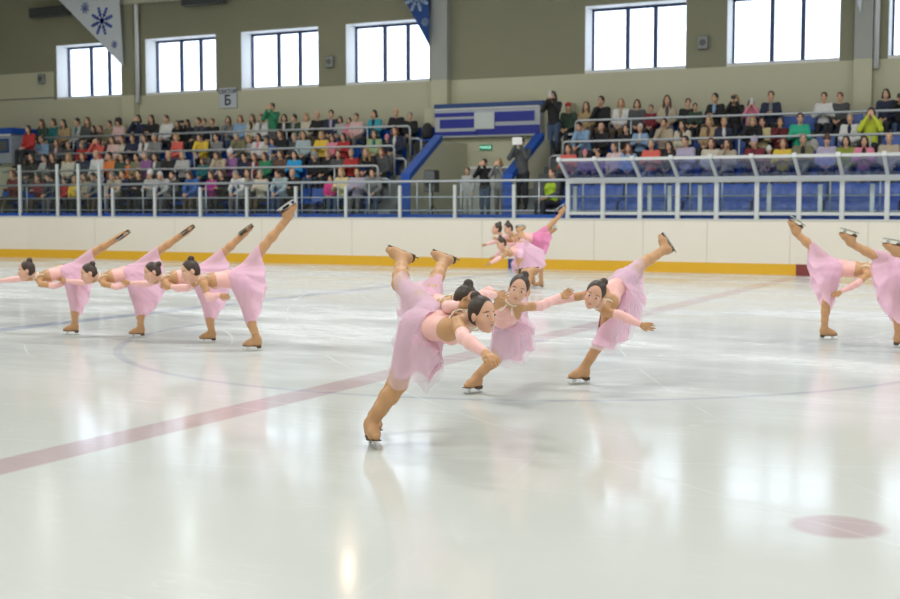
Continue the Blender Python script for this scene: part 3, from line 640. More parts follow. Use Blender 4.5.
# ---- snowflake banners
def flake(mb, c, r, y, w):
    for k in range(8):
        a = k*math.pi/4 + .3; d = np.array((math.cos(a), math.sin(a)))
        P = lambda t, s: (c[0]+d[0]*t*r-d[1]*s*r, y, c[1]+d[1]*t*r+d[0]*s*r)
        mb.bar(P(0, 0), P(.8, 0), w, .004, (0, 1, 0))
        for t in (.35, .6): mb.bar(P(t, 0), P(t+.2, .14), w*.9, .004, (0, 1, 0)); mb.bar(P(t, 0), P(t+.2, -.14), w*.9, .004, (0, 1, 0))
        q = P(.95, 0); mb.tube([(q[0], y-.002, q[2]), (q[0], y+.002, q[2])], r*.13, 8)
def banner(poly, m, mf, fl, label, Y=YF-.5):
    p = [onY(x, y, Y) for x, y in poly]; c = p[-1]; t = empty('hanging_banner', c); tag(t, label, 'banner')
    MB().prism([(q[0]-c[0], 0, q[2]-c[2]) for q in p], (0, .012, 0)).build('cloth', m, t)
    for x, y, r in fl:
        q = onY(x, y, Y); s = r/(FPX/ (np.dot(q-CAM, CF))); mb = MB(); flake(mb, (q[0]-c[0], q[2]-c[2]), s, -.006, s*.11); mb.tube([((q[0]-c[0]), -.008, q[2]-c[2]), ((q[0]-c[0]), -.004, q[2]-c[2])], s*.2, 10); mb.build('snowflake', mf, t)
M_flag = mat('white banner cloth', (.60, .64, .70), .8); M_fblue = mat('blue banner cloth', (.015, .06, .24), .8)
banner([(20, -40), (119, -40), (119.5, 0), (123, 66)], M_flag, mat('blue print', (.02, .07, .40), .7), [(102, 21, 13.5), (85, 8, 5.5), (114.5, 44.5, 4)], 'white triangular banner with blue snowflakes before the first window')
banner([(383, -40), (428.5, -40), (429, 0), (429.5, 46)], M_fblue, mat('pale print', (.35, .45, .6), .7), [(417, -2, 13), (425, 22, 4)], 'blue triangular banner with pale snowflakes beside the fourth window')
banner([(845, -40), (862, -40), (862, 0), (860.5, 13)], M_flag, mat('blue print', (.02, .07, .40), .7), [], 'tip of a white banner hanging before the right column')
# ---- centre block: booth, doorway, parapets
MB_ = MB
YBK = 32.3
struct(MB().box(-17.0, -12.6, YBK, YF, WF, onY(540, 100.5, YBK-.25)[2]-.05).build('wall_block', M_low))
zB = onY(540, 135, YBK-.25)[2]; zT = onY(540, 100.5, YBK-.25)[2]; bs = (zT-zB)/1.17
bt = empty('commentary_booth', (-14.9, YBK-.25, zB)); bt.scale = (1, 1, bs); tag(bt, 'white commentary booth with blue bands above the doorway', 'booth')
xa, xb = onY(435, 120, YBK-.25)[0]+14.9, onY(540, 120, YBK-.25)[0]+14.9
bw = MB().box(xa, xb, 0, .24, 0, 1.02).build('booth_wall', mat('booth white', (.42, .45, .50), .6), bt)
MB().box(xa, xb+.12, -.06, .24, 1.02, 1.17).build('roof_slab', M_navy, bt)
MB().box(xa, xb, -.03, 0, .97, 1.02).build('roof_edge', M_white, bt)
W_ = xb-xa
def band(x0, x1, z0, z1): MB().box(xa+W_*x0, xa+W_*x1, -.02, 0, z0, z1).build('blue_band', M_blued, bt)
band(0, .40, .72, .86); band(.55, .95, .50, .84); band(.05, .42, .32, .63); band(.40, 1, .06, .36); band(0, .41, .06, .20)
sg = MB().box(xa+W_*.39, xa+W_*.58, -.05, -.02, .26, .84).build('notice_board', mat('notice board', (.55, .60, .60), .6), bt)
# exit sign
p = onY(486, 147.5, YBK-.02); t = empty('exit_sign', (p[0], YBK, p[2])); tag(t, 'green exit sign on cream wall above the door', 'sign')
MB().box(-.18, .18, -.05, 0, -.075, .075).build('panel', mat('exit green', (.01, .20, .11), .4, emit=.35), t); text('ВЫХОД', .09, mat('exit letter', (.45, .9, .7), .5, emit=.6), t, (0, -.052, 0))
# door
dr = empty('door_1', (onY(486, 200, YBK)[0], YBK, WF)); struct(dr)
wd = .72; f = MB().box(-wd-.07, -wd, -.05, 0, 0, 1.36).box(wd, wd+.07, -.05, 0, 0, 1.36).box(-wd-.07, wd+.07, -.05, 0, 1.36, 1.43)
f.build('door_frame', M_white, dr)
for q in (-1, 1):
    l_ = MB().box(min(0, q*wd)+.01, max(0, q*wd)-.01, -.03, -.005, .01, 1.35).build('door_leaf', mat('pale door', (.55, .58, .55), .5), dr); MB().box(q*.06-.015, q*.06+.015, -.075, -.03, .62, .82).build('door_handle', M_steel, l_)
def parapet(px_b, px_f, label):
    b0, f0 = onY(*px_b, 31.4), onY(*px_f, 28.9); X = (b0[0]+f0[0])/2
    X = f0[0]; db = ray(*px_b); Yb = X*db[1]/db[0]; b0 = onY(*px_b, Yb); Lp = Yb-28.9
    t = empty('stair_parapet', (X, 28.9, WF)); tag(struct(t), label, 'parapet')
    zt, zf = b0[2]-WF, f0[2]-WF
    MB().prism([(-.09, .0, 0), (-.09, YBK-28.9, 0), (-.09, YBK-28.9, zt-.06), (-.09, Lp, zt-.06), (-.09, 0, zf-.06)], (.18, 0, 0)).build('side_wall', M_low, t)
    MB().prism([(-.13, -.03, zf-.06), (-.13, Lp, zt-.06), (-.13, Lp, zt+.10), (-.13, -.03, zf+.10)], (.26, 0, 0)).box(-.13, .13, -.04, .0, 0, zf).build('blue_coping', M_blue, t)
    return X
parapet((438, 139), (406, 178), 'blue-topped sloping stair parapet left of the doorway'); parapet((540, 137), (508, 178), 'blue-topped sloping stair parapet right of the doorway')
# booth at far left
bt = empty('corner_booth', (-32.0, 30.9, 2.9)); tag(bt, 'grey booth with blue top beside the left stand', 'booth')
a0, a1 = onY(-40, 130, 30.9)[0]+32, onY(11, 130, 30.9)[0]+32
MB().box(a0, a1, 0, 1.9, 0, .95).build('booth_wall', mat('booth grey', (.30, .34, .40), .6), bt); MB().box(a0, a1+.06, -.04, 1.9, .95, 1.15).build('roof_slab', M_blue, bt)
MB().box(a0, a1-.02, -.02, 0, .9, .95).build('roof_edge', M_white, bt)
MB().box(a1-.62, a1-.1, -.02, 0, .34, .80).build('window_rim', M_navy, bt); MB().box(a1-.55, a1-.17, -.026, -.02, .41, .73).build('dark_window', M_dgrey, bt)
struct(MB().box(XL, -31.0, 31.1, YF, WF, 2.9).build('wall_block', M_low))
a_, b_ = onY(12, 147, 31.0), onY(-4, 160, 31.0)
MB_2 = MB(); MB_2.prism([(a_[0], 31.09, a_[2]+.03), (a_[0]-.05, 31.09, a_[2]-.15), (b_[0]-1, 31.09, b_[2]-1), (b_[0]-1, 31.09, b_[2]-.78)], (0, -.03, 0)); struct(tag(MB_2.build('blue_stripe', M_blue), 'blue diagonal stripe on the cream wall at far left', 'wall stripe'))
# ---- row rails in front of the upper rows
def rail_run(k, x0, x1, z, side, label, drop):
    Y = YS[k]-.5; t = empty('row_handrail', (x0, Y, FZ[k])); tag(t, label, 'handrail', None)
    h = z-FZ[k]; L_ = x1-x0; sgn = 1 if side == 'L' else -1
    e = L_ if side == 'L' else 0; o_ = 0 if side == 'L' else L_
    mb = MB(); mb.tube([(o_, 0, h), (e-sgn*.08, 0, h), (e-sgn*.02, 0, h-.02), (e, 0, h-.09), (e, 0, -.02)], .032, 8); mb.build('top_rail', M_steel, t, True)
    n = max(2, int(L_/2.6))
    for i in range(n):
        X = (i+.5)*L_/n; q = MB(); q.tube([(X, 0, -.02), (X, 0, h)], .022, 6); q.build('rail_post', M_steel, t, True)
    q = MB(); q.tube([(e+sgn*.35, .0, -.35), (e+sgn*.35, 0, h-.4), (e+sgn*.28, 0, h-.35), (e, 0, h-.35)], .03, 8); q.build('end_loop', M_steel, t, True)
for k, z, w in ((3, 3.73, 'top'), (2, 3.145, 'second highest'), (1, 2.58, 'lowest')):
    rail_run(k, LX0 + (.0 if k < 3 else -.1), LX1+.02, z, 'L', 'grey pipe handrail across the left stand, %s of three' % w, 0)
for k, z, w in ((3, 3.73, 'upper'), (2, 3.14, 'lower')):
    rail_run(k, RX0-.1, RX1, z, 'R', 'grey pipe handrail across the right stand, %s of two' % w, 0)
# ---- low rail behind the boards
t = empty('walkway_handrail', (-18, 28.62, WF)); tag(t, 'long grey pipe handrail with three bars behind the boards', 'handrail')
x0, x1 = -26.2-3.5+18, 6.0+18
for z, r in ((.955, .034), (.56, .018), (.22, .018)):
    q = MB(); q.tube([(x0, 0, z), (x1, 0, z)], r, 8); q.build('rail', M_steel, t, True)
for px in (27, 105, 143, 174, 206, 237, 268, 302, 338, 369, 417, 430, 461, 539, 583, 626, 665, 690, 722, 769, 830, 880):
    X = onY(px, 200, 28.62)[0]+18; q = MB(); q.tube([(X, 0, 0), (X, 0, .95)], .02, 6); q.build('rail_post', M_steel, t, True)
# ---- glass barrier standing on the boards
def posts(name, label, pxs, ztop, w, panes=True, Y=YB+.07, pz=None, tall=None):
    t = empty(name, (onY(pxs[0], 210, Y)[0], Y, 1.21)); tag(t, label, 'glass barrier')
    X0 = t.location[0]; Xs = [onY(p, 210, Y)[0]-X0 for p in pxs]
    for X in Xs: bevel(MB().box(X-w/2, X+w/2, -.035, .035, 0, ztop-1.21).build('post', M_post, t), .006, 1)
    if panes:
        for a, b in zip(Xs[:-1], Xs[1:]): MB().box(a+w/2, b-w/2, -.006, .006, .02, (pz or ztop)-1.21).build('glass_pane', M_glass, t)
posts('glass_barrier', 'low glass barrier with white posts on the boards left of the shelter', [113, 155, 200.5, 247, 296, 346, 400, 455, 514], 2.02, .08)
posts('corner_glass_barrier', 'tall glass barrier with white posts on the boards at the far left', [-20, 20.5, 58, 79, 100], 2.72, .085)
# ---- glazed player shelter
px = [568, 603, 640, 677.7, 716.5, 756.8, 799, 842, 887, 934]
Y = YB+.07; X0 = onY(568, 210, Y)[0]; t = empty('player_shelter', (X0, Y, 1.21)); tag(t, 'white framed glazed shelter with sloping canopy on the boards at right', 'shelter')
Xs = [onY(p, 210, Y)[0]-X0 for p in px]; zb, zt, dy = 2.13-1.21, 2.56-1.21, -.58
for i, X in enumerate(Xs):
    bevel(MB().box(X-.05, X+.05, -.044, .044, 0, zb).build('post', M_post, t), .008, 1)
    mb = MB(); mb.bar((X, 0, zb+.02), (X, dy, zt), .075, .075); mb.bar((X, dy, zt), (X, dy-.06, zt+.02), .09, .10); mb.build('rafter', M_post, t)
L_ = Xs[-1]
MB().box(0, L_, -.05, .05, zb-.10, zb+.03).build('eaves_beam', M_post, t); MB().box(0, L_, dy-.03, dy+.03, zt-.03, zt+.035).build('canopy_edge', M_post, t); MB().box(0, L_, -.03, .03, .09, .16).build('lower_bar', M_post, t)
for a, b in zip(Xs[:-1], Xs[1:]):
    MB().box(a+.055, b-.055, -.006, .006, .16, zb-.10).build('glass_pane', M_glass, t)
    MB().prism([(a+.04, -.01, zb+.02), (b-.04, -.01, zb+.02), (b-.04, dy+.03, zt-.02), (a+.04, dy+.03, zt-.02)], (0, .006, .008)).build('canopy_pane', M_tint, t)
t = empty('bench_post_row', (onY(575, 210, 28.33)[0], 28.33, WF)); tag(t, 'row of short white posts with glass behind the shelter front', 'glass barrier')
ps = [onY(p, 210, 28.33)[0]-t.location[0] for p in (575, 649.6, 669.7, 700, 769, 820, 872)]
for X in ps: MB().box(X-.045, X+.045, -.03, .03, 0, .80).build('post', M_post, t)
for a, b in zip(ps[:-1], ps[1:]): MB().box(a+.05, b-.05, -.005, .005, .05, .75).build('glass_pane', M_glass, t)
# ---- stadium seats
def seat_mesh():
    mb = MB(); w = .215
    prof_ = [(-.24, .40), (-.20, .435), (.10, .415), (.17, .43), (.22, .56), (.25, .80), (.235, .815), (.195, .58), (.15, .455), (.10, .44), (-.20, .455), (-.24, .43)]
    n = len(prof_); cols = [-w, -w*.8, 0, w*.8, w]; dz = [.02, .0, -.006, 0, .02]
    v = [(x, y - (.0), z + d) for x, d in zip(cols, dz) for y, z in prof_]; f = []
    for i in range(4):
        for k in range(n): f.append((i*n+k, i*n+(k+1) % n, (i+1)*n+(k+1) % n, (i+1)*n+k))
    f += [tuple(range(n))[::-1], tuple(range(4*n, 5*n))]
    mb.add(v, f); mb.box(-.03, .03, .02, .12, 0, .42)
    return mb
proto = seat_mesh().build('stadium_seat', M_seat); first = True
rown = ['front', 'second', 'third', 'top']
for st, x0, x1 in (('left', LX0+.3, LX1-.1), ('right', RX0+.3, -1.2)):
    for k in range(4):
        n = int((x1-x0)/.5)
        if st == 'right' and k == 0: continue
        for i in range(n+1):
            o = proto if first else proto.copy()
            if not first: COL.objects.link(o)
            first = False
            o.location = (x0+i*.5, YS[k]+.06, FZ[k])
            tag(o, 'blue plastic seat in the %s row of the %s stand' % (rown[k], st), 'seat', 'blue seats, %s row, %s stand' % (rown[k], st))
o = proto.copy(); COL.objects.link(o); o.location = (onY(427, 133, 32.05)[0], 32.05, 2.93); tag(o, 'blue plastic end seat under the dark bag beside the stairs', 'seat')
rs = random.Random(5)
for i in range(7):
    xa_, xb_ = RX0+.35+i*1.6, RX0+.35+i*1.6+1.54; P_ = []; nx, ny = 22, 12
    prf = [(29.02, WF+.02), (29.03, WF+.25), (29.06, WF+.44), (29.2, WF+.47), (29.45, WF+.48), (29.52, WF+.62), (29.56, WF+.82), (29.60, WF+.85), (29.64, WF+.82), (29.65, WF+.5), (29.66, WF+.25), (29.66, WF+.02)]
    ph = rs.random()*6
    v = [(xa_+(xb_-xa_)*ix/nx, y+.018*math.sin(ix*1.9+j*.8+ph)+.01*math.sin(ix*.7-j*1.7), z+.014*math.sin(ix*1.3+j+ph)) for j, (y, z) in enumerate(prf) for ix in range(nx+1)]
    f = [(j*(nx+1)+k, j*(nx+1)+k+1, (j+1)*(nx+1)+k+1, (j+1)*(nx+1)+k) for j in range(len(prf)-1) for k in range(nx)]
    o = meshobj('seat_cover', v, f, mat('blue tarpaulin', (.012, .075, .40), .4), None, True); sd = o.modifiers.new('s', 'SOLIDIFY'); sd.thickness = .006
    tag(o, 'blue tarpaulin draped over the front seats behind the glazed shelter', 'tarpaulin', 'blue tarpaulins over the front right seats')
# ---- speaker on a tripod
p = onY(432.5, 182, 28.85); t = empty('loudspeaker', (p[0], 28.85, p[2]-.26)); tag(t, 'black loudspeaker on a tripod left of the doorway', 'loudspeaker')
bevel(MB().prism([(-.17, -.18, 0), (.17, -.18, 0), (.12, .16, 0), (-.12, .16, 0)], (0, 0, .56)).build('cabinet', M_black, t), .02)
MB().box(-.15, .15, -.19, -.178, .03, .53).build('grille', M_dgrey, t)
c = MB(); c.tube([(0, -.19, .2), (0, -.195, .2)], .115, 20); c.build('woofer', M_black, t)
s = empty('speaker_stand', (p[0], 28.85, WF)); tag(s, 'black tripod stand carrying the loudspeaker', 'stand'); H_ = p[2]-.26-WF
q = MB(); q.tube([(0, 0, .12), (0, 0, H_)], .018, 8); q.build('pole', M_black, s)
for k in range(3):
    a = k*2.094+.5; q = MB(); q.tube([(0, 0, .38), (.26*math.cos(a), .2*math.sin(a), .01)], .012, 6); q.build('leg', M_black, s)
q = MB(); q.tube([(-.02, .05, H_), (-.1, .05, .35), (-.16, .1, .01)], .007, 6); q.build('cable', M_black, s)
# ---- lamps
def lamp(x, y, z, w, d, power, col=(1, .985, .95), label='white ceiling lamp hanging over the ice'):
    t = empty('ceiling_lamp', (x, y, z)); tag(t, label, 'ceiling lamp', 'ceiling lamps over the ice')
    MB().box(-w/2-.05, w/2+.05, -d/2-.05, d/2+.05, .02, .14).build('housing', M_grey, t)
    q = MB(); q.tube([(0, 0, .14), (0, 0, ZC-z)], .02, 6); q.build('hanger', M_grey, t)
    l = bpy.data.lights.new('lamp', 'AREA'); l.shape = 'RECTANGLE'; l.size = w; l.size_y = d; l.energy = power; l.color = col
    o = bpy.data.objects.new('lamp_light', l); o.location = (0, 0, 0); link(o, t)
LP = 395
for x in (-26, -16, -6, 4, 14):
    for y in (3, 12, 21): lamp(x, y, 9.2, 2.4, 1.0, LP)
def flood(px, py, power, col):
    # small spotlights near the far wall top, seen as reflections on the ice
    p = onY(px, py, 31.6); t = empty('flood_lamp', p); tag(t, 'small flood lamp under the ceiling near the far wall', 'flood lamp', 'flood lamps near the far wall')
    q = MB(); q.tube([(0, .12, .05), (0, .0, 0)], [.10, .16], 14); q.build('reflector', M_grey, t)
    q = MB(); q.tube([(0, .12, .05), (0, .2, ZC-p[2])], .02, 6); q.build('bracket', M_grey, t)
    l = bpy.data.lights.new('flood', 'AREA'); l.shape = 'DISK'; l.size = .3; l.energy = power; l.color = col
    o = bpy.data.objects.new('flood_light', l); o.rotation_euler = (math.radians(-50), 0, 0); o.location = (0, -.02, -.01); link(o, t)
for px, ry, pw, c in ((35, 530, 12, (.9, 1, .9)), (90, 590, 12, (.85, 1, 1)), (180, 548, 10, (.85, 1, 1)), (345, 580, 16, (1, .72, .5)), (455, 596, 8, (.95, 1, .95))):
    z = np.dot(onY(px, 100, 31.6)-CAM, CF); H_ = (ry-207)*z/FPX - CH
    flood(px, 207-(H_-CH)*FPX/z, pw, c)
# ---- daylight outside
w = bpy.data.worlds.new('sky'); SC.world = w; w.use_nodes = True
bg = w.node_tree.nodes['Background']; bg.inputs['Color'].default_value = (.78, .88, 1, 1); bg.inputs['Strength'].default_value = 3.1
SC.view_settings.view_transform = 'Standard'; SC.view_settings.look = 'None'; SC.view_settings.gamma = 1; SC.view_settings.exposure = 0
SC.cycles.use_denoising = True; SC.cycles.max_bounces = 8; SC.cycles.transparent_max_bounces = 16; SC.cycles.caustics_reflective = False; SC.cycles.caustics_refractive = False


# ---- the spectators: a few poses modelled once, then copied with their own clothes
M_trd = mat('dark trousers', (.022, .024, .03), .8); M_jean = mat('blue jeans', (.05, .085, .16), .8); M_trg = mat('grey trousers', (.14, .14, .145), .8); M_trb = mat('brown trousers', (.10, .075, .05), .8); M_trl = mat('pale trousers', (.42, .42, .40), .8)
M_shoe = mat('dark shoes', (.02, .02, .02), .5)
HC = dict(d=('dark', (.018, .013, .011)), b=('brown', (.075, .042, .024)), a=('auburn', (.15, .05, .025)), l=('blond', (.34, .22, .10)), g=('grey', (.25, .24, .23)), w=('white', (.55, .54, .52)))
CC = {'r': ('red', (.42, .03, .03)), 'mr': ('burgundy', (.20, .025, .04)), 'co': ('coral red', (.72, .14, .11)), 'or': ('orange', (.72, .22, .06)), 'y': ('yellow', (.74, .52, .06)), 'cy': ('pale yellow', (.66, .58, .32)), 'ly': ('lime yellow', (.58, .66, .05)),
 'gn': ('green', (.03, .22, .11)), 'lg': ('light green', (.33, .44, .24)), 'ol': ('olive', (.20, .19, .11)), 'og': ('olive green', (.25, .30, .04)), 'te': ('teal', (.02, .16, .17)), 'eg': ('emerald green', (.03, .42, .26)), 'tq': ('turquoise', (.05, .36, .46)), 'bb': ('bright blue', (.03, .32, .66)), 'bl': ('blue', (.05, .14, .42)),
 'lb': ('light blue', (.24, .38, .58)), 'pb': ('pale blue', (.38, .48, .52)), 'nv': ('navy', (.018, .026, .06)), 'bk': ('black', (.014, .014, .017)), 'dg': ('dark grey', (.07, .075, .08)), 'gy': ('grey', (.22, .225, .23)), 'lt': ('light grey', (.42, .43, .43)), 'wh': ('white', (.68, .68, .68)),
 'be': ('beige', (.46, .39, .29)), 'cr': ('cream', (.60, .56, .45)), 'tn': ('tan', (.42, .30, .16)), 'br': ('brown', (.12, .07, .05)), 'dr': ('dark red', (.14, .02, .025)), 'pk': ('pink', (.72, .24, .34)), 'pp': ('pale pink', (.70, .48, .47)), 'hp': ('hot pink', (.62, .04, .22)), 'mg': ('magenta', (.38, .03, .24)), 'pu': ('purple', (.26, .12, .30)), 'lv': ('lavender', (.44, .40, .54)), 'dgn': ('dark green', (.04, .07, .05))}
def cmat(c): return mat('%s knit' % c[0], c[1], .8, noise=.08, nscale=30)
fr0 = frame(V(0, -1, 0), V(0, 0, 1))
def fig(pose):
    st = pose.startswith('stand'); hz = .88 if st else .52
    lean = .22 if pose == 'lean' else 0
    pe = V(0, .06 if not st else 0, hz); wa = pe + V(0, -.02-lean*.3, .20); ch = pe + V(0, -.02-lean*.75, .40); nk = pe + V(0, -.03-lean*1.1, .57); hd = pe + V(0, -.07-lean*1.5, .735-lean*.25)
    dn = V(0, -1, -.35) if lean else V(0, -1, -.08)
    f = frame(dn, V(0, 0, 1)); J = {}
    for q, n in ((-1, 'R'), (1, 'L')):
        sh = nk + V(q*.17, .02, -.05)
        if pose == 'lap': el, wr = sh + V(q*.06, -.06, -.27), pe + V(q*.07, -.30, .14)
        elif pose == 'fold': el, wr = sh + V(q*.07, -.10, -.25), sh + V(-q*.13, -.26, -.20)
        elif pose == 'lean': el, wr = sh + V(q*.05, -.12, -.24), sh + V(-q*.10, -.28, -.36)
        elif pose == 'raise' or pose == 'stand_raise': el, wr = sh + V(q*.07, -.22, -.16), hd + V(q*.06, -.17, -.08)
        elif pose == 'chin': el, wr = (sh + V(q*.03, -.20, -.22), hd + V(q*.03, -.12, -.15)) if q < 0 else (sh + V(q*.06, -.08, -.26), sh + V(-q*.14, -.25, -.26))
        else: el, wr = sh + V(q*.05, .0, -.28), sh + V(q*.04, -.10, -.50)
        hp = pe + V(q*.09, 0, 0)
        if st: kn, an = V(q*.10, -.02, .47), V(q*.11, .02, .08)
        else: kn, an = pe + V(q*.11, -.46, .0), V(q*.11, -.44, .08)
        J[n] = (sh, el, wr, hp, kn, an)
    body = []; jac = []; trs = []; sho = []
    for q in (-1, 1):
        body += [cap(pe+V(q*.05, 0, 0), wa+V(q*.04, 0, 0), .08, .075, .03), cap(wa+V(q*.04, 0, 0), ch+V(q*.06, 0, 0), .075, .08, .03)]
        jac += [cap(pe+V(q*.06, 0, .03), wa+V(q*.05, 0, 0), .115, .10, .04), cap(wa+V(q*.05, 0, 0), ch+V(q*.075, 0, 0), .10, .108, .04)]
    jac += [cap(ch, nk-V(0, 0, .06), .10, .055, .05)]
    body += [cap(nk, hd+(nk-hd)*.35, .052, .05, .02), cap(J['L'][0], J['R'][0], .05, .05, .03)]
    for n in 'LR':
        sh, el, wr, hp, kn, an = J[n]; d = nrm(wr-el)
        if pose in ('raise', 'stand_raise'): d = nrm(d + V(0, 0, .6))
        body += chain([sh, el, wr], [.05, .042, .03]) + hand_prims(wr, d, V(0, -.3, -1) if 'raise' not in pose else V(0, .8, 0), 1.1, .7, 1 if n == 'L' else -1)
        jac += chain([nk-V(0, 0, .05), sh, el, el+(wr-el)*.93], [.06, .072, .058, .044], .03)
        body += chain([hp, kn, an], [.08, .05, .035]); trs += chain([hp, kn, kn+(an-kn)*.95], [.10, .075, .055], .03)
        sho += chain([an+V(0, .04, -.03), an+V(0, -.10, -.04), an+V(0, -.17, -.045)], [.042, .040, .03], .03)
    trs += [cap(J['L'][3], J['R'][3], .105, .105, .03)]
    body += head_prims(hd, f, 1.0)
    P, F = solid(body, .0125); mi = face_index(P[F].mean(1), hd, f, 1.0, np.zeros(len(F), int)); mi[mi == 1] = 0; mi = np.array([0, 0, 0, 1, 2, 3])[mi]
    B = npmesh('spectator_body', P, F, [M_skin, M_iris, M_brow, M_lip], mi)
    def S(nm, pr, vx=.02): P, F = solid(pr, vx); return npmesh(nm, P, F, [M_shoe])
    r, fw, u = f; A = [r, fw, u]; Q = lambda x, y, z: hd + x*r + y*fw + z*u
    hairs = {}
    topc = ell(Q(0, -.022, .036), A, V(.086, .096, .097), .02)
    nape = ell(Q(0, -.05, -.02), A, V(.072, .058, .06), .03)
    hairs['S'] = [topc, nape]
    hairs['N'] = [ell(Q(0, -.035, .0), A, V(.081, .080, .06), .02)]
    sides = [cap(Q(q*.076, -.02, .01), Q(q*.082, -.015, -.08), .030, .034, .02) for q in (-1, 1)]
    hairs['B'] = [topc, nape] + sides + [cap(Q(-.06, -.05, -.06), Q(.06, -.05, -.06), .05, .05, .03)]
    hairs['L'] = [topc, nape] + [cap(Q(q*.078, -.02, .01), Q(q*.095, -.0, -.22), .030, .036, .02) for q in (-1, 1)] + [cap(Q(-.05, -.06, -.06), Q(-.05, -.06, -.24), .05, .05, .03), cap(Q(.05, -.06, -.06), Q(.05, -.06, -.24), .05, .05, .03)]
    hairs['U'] = [ell(Q(0, -.03, .045), A, V(.125, .12, .115), .02)] + [ell(Q(q*.095, -.02, -.03), A, V(.05, .06, .075), .03) for q in (-1, 1)]
    hairs['H'] = [ell(Q(0, -.014, .045), A, V(.092, .104, .098), .02), cap(Q(0, -.03, .13), Q(0, -.03, .15), .03, .025, .02)]
    hairs['C'] = [ell(Q(0, -.018, .045), A, V(.088, .098, .090), .02), ell(Q(0, .09, .055), A, V(.065, .06, .010), .02)]
    shirt = [ell(ch+V(0, -.082-(.02 if lean else 0), .05), np.eye(3), V(.052, .05, .15), .02)]
    return dict(shirt=S('shirt_mesh', shirt, .018), body=B, jacket=S('jacket_mesh', jac), trousers=S('trousers_mesh', trs, .024), shoes=S('shoes_mesh', sho, .02), hair={k: S('hair_mesh', v, .016) for k, v in hairs.items()}, hd=hd, wr=(J['L'][2]+J['R'][2])/2, bench=hz)
FIG = {p: fig(p) for p in ('lap', 'fold', 'lean', 'raise', 'chin', 'stand', 'stand_raise')}
def part(name, me, root, m):
    o = bpy.data.objects.new(name, me); link(o, root); o.material_slots[0].link = 'OBJECT'; o.material_slots[0].material = m; return o
def spectator(x, y, z, pose, cc, hair, label, group, sc=1.0, rz=0, trs=M_trd, inner=None):
    g = FIG[pose]; b = bpy.data.objects.new('person', g['body']); b.location = (x, y, z); b.scale = (sc*.94, sc, sc); b.rotation_euler = (0, 0, rz); link(b)
    tag(b, label, 'person', group)
    part('jacket', g['jacket'], b, cmat(CC[cc])); part('trousers', g['trousers'], b, trs); part('shoes', g['shoes'], b, M_shoe)
    if inner: part('shirt', g['shirt'], b, cmat(CC[inner]))
    k, c = hair[0], hair[1:]
    if k in 'HC': part('hat' if k == 'H' else 'cap', g['hair'][k], b, cmat(CC[c])); part('hair', g['hair']['S'] if k == 'C' else g['hair']['N'], b, mat('dark hair', HC['d'][1], .5))
    else: part('hair', g['hair'][k], b, mat(HC[c][0]+' hair', HC[c][1], .5))
    return b
HW = dict(S='short %s hair', L='long %s hair', B='bobbed %s hair', U='big curly %s hair')
ORD = 'first second third fourth fifth sixth seventh eighth ninth tenth eleventh twelfth thirteenth fourteenth fifteenth sixteenth seventeenth eighteenth nineteenth twentieth'.split()
ORD += ['twenty-'+o for o in ORD[:9]] + ['thirtieth'] + ['thirty-'+o for o in ORD[:9]]
def hairwords(h):
    k, c = h[0], h[1:]
    if k == 'N': return {'g': 'very short grey hair', 'd': 'cropped dark hair', 'b': 'balding brown hair', 'w': 'balding head', 'l': 'cropped fair hair'}[c]
    if k == 'H': return '%s knit hat' % CC[c][0]
    if k == 'C': return '%s cap' % CC[c][0]
    return HW[k] % HC[c][0]
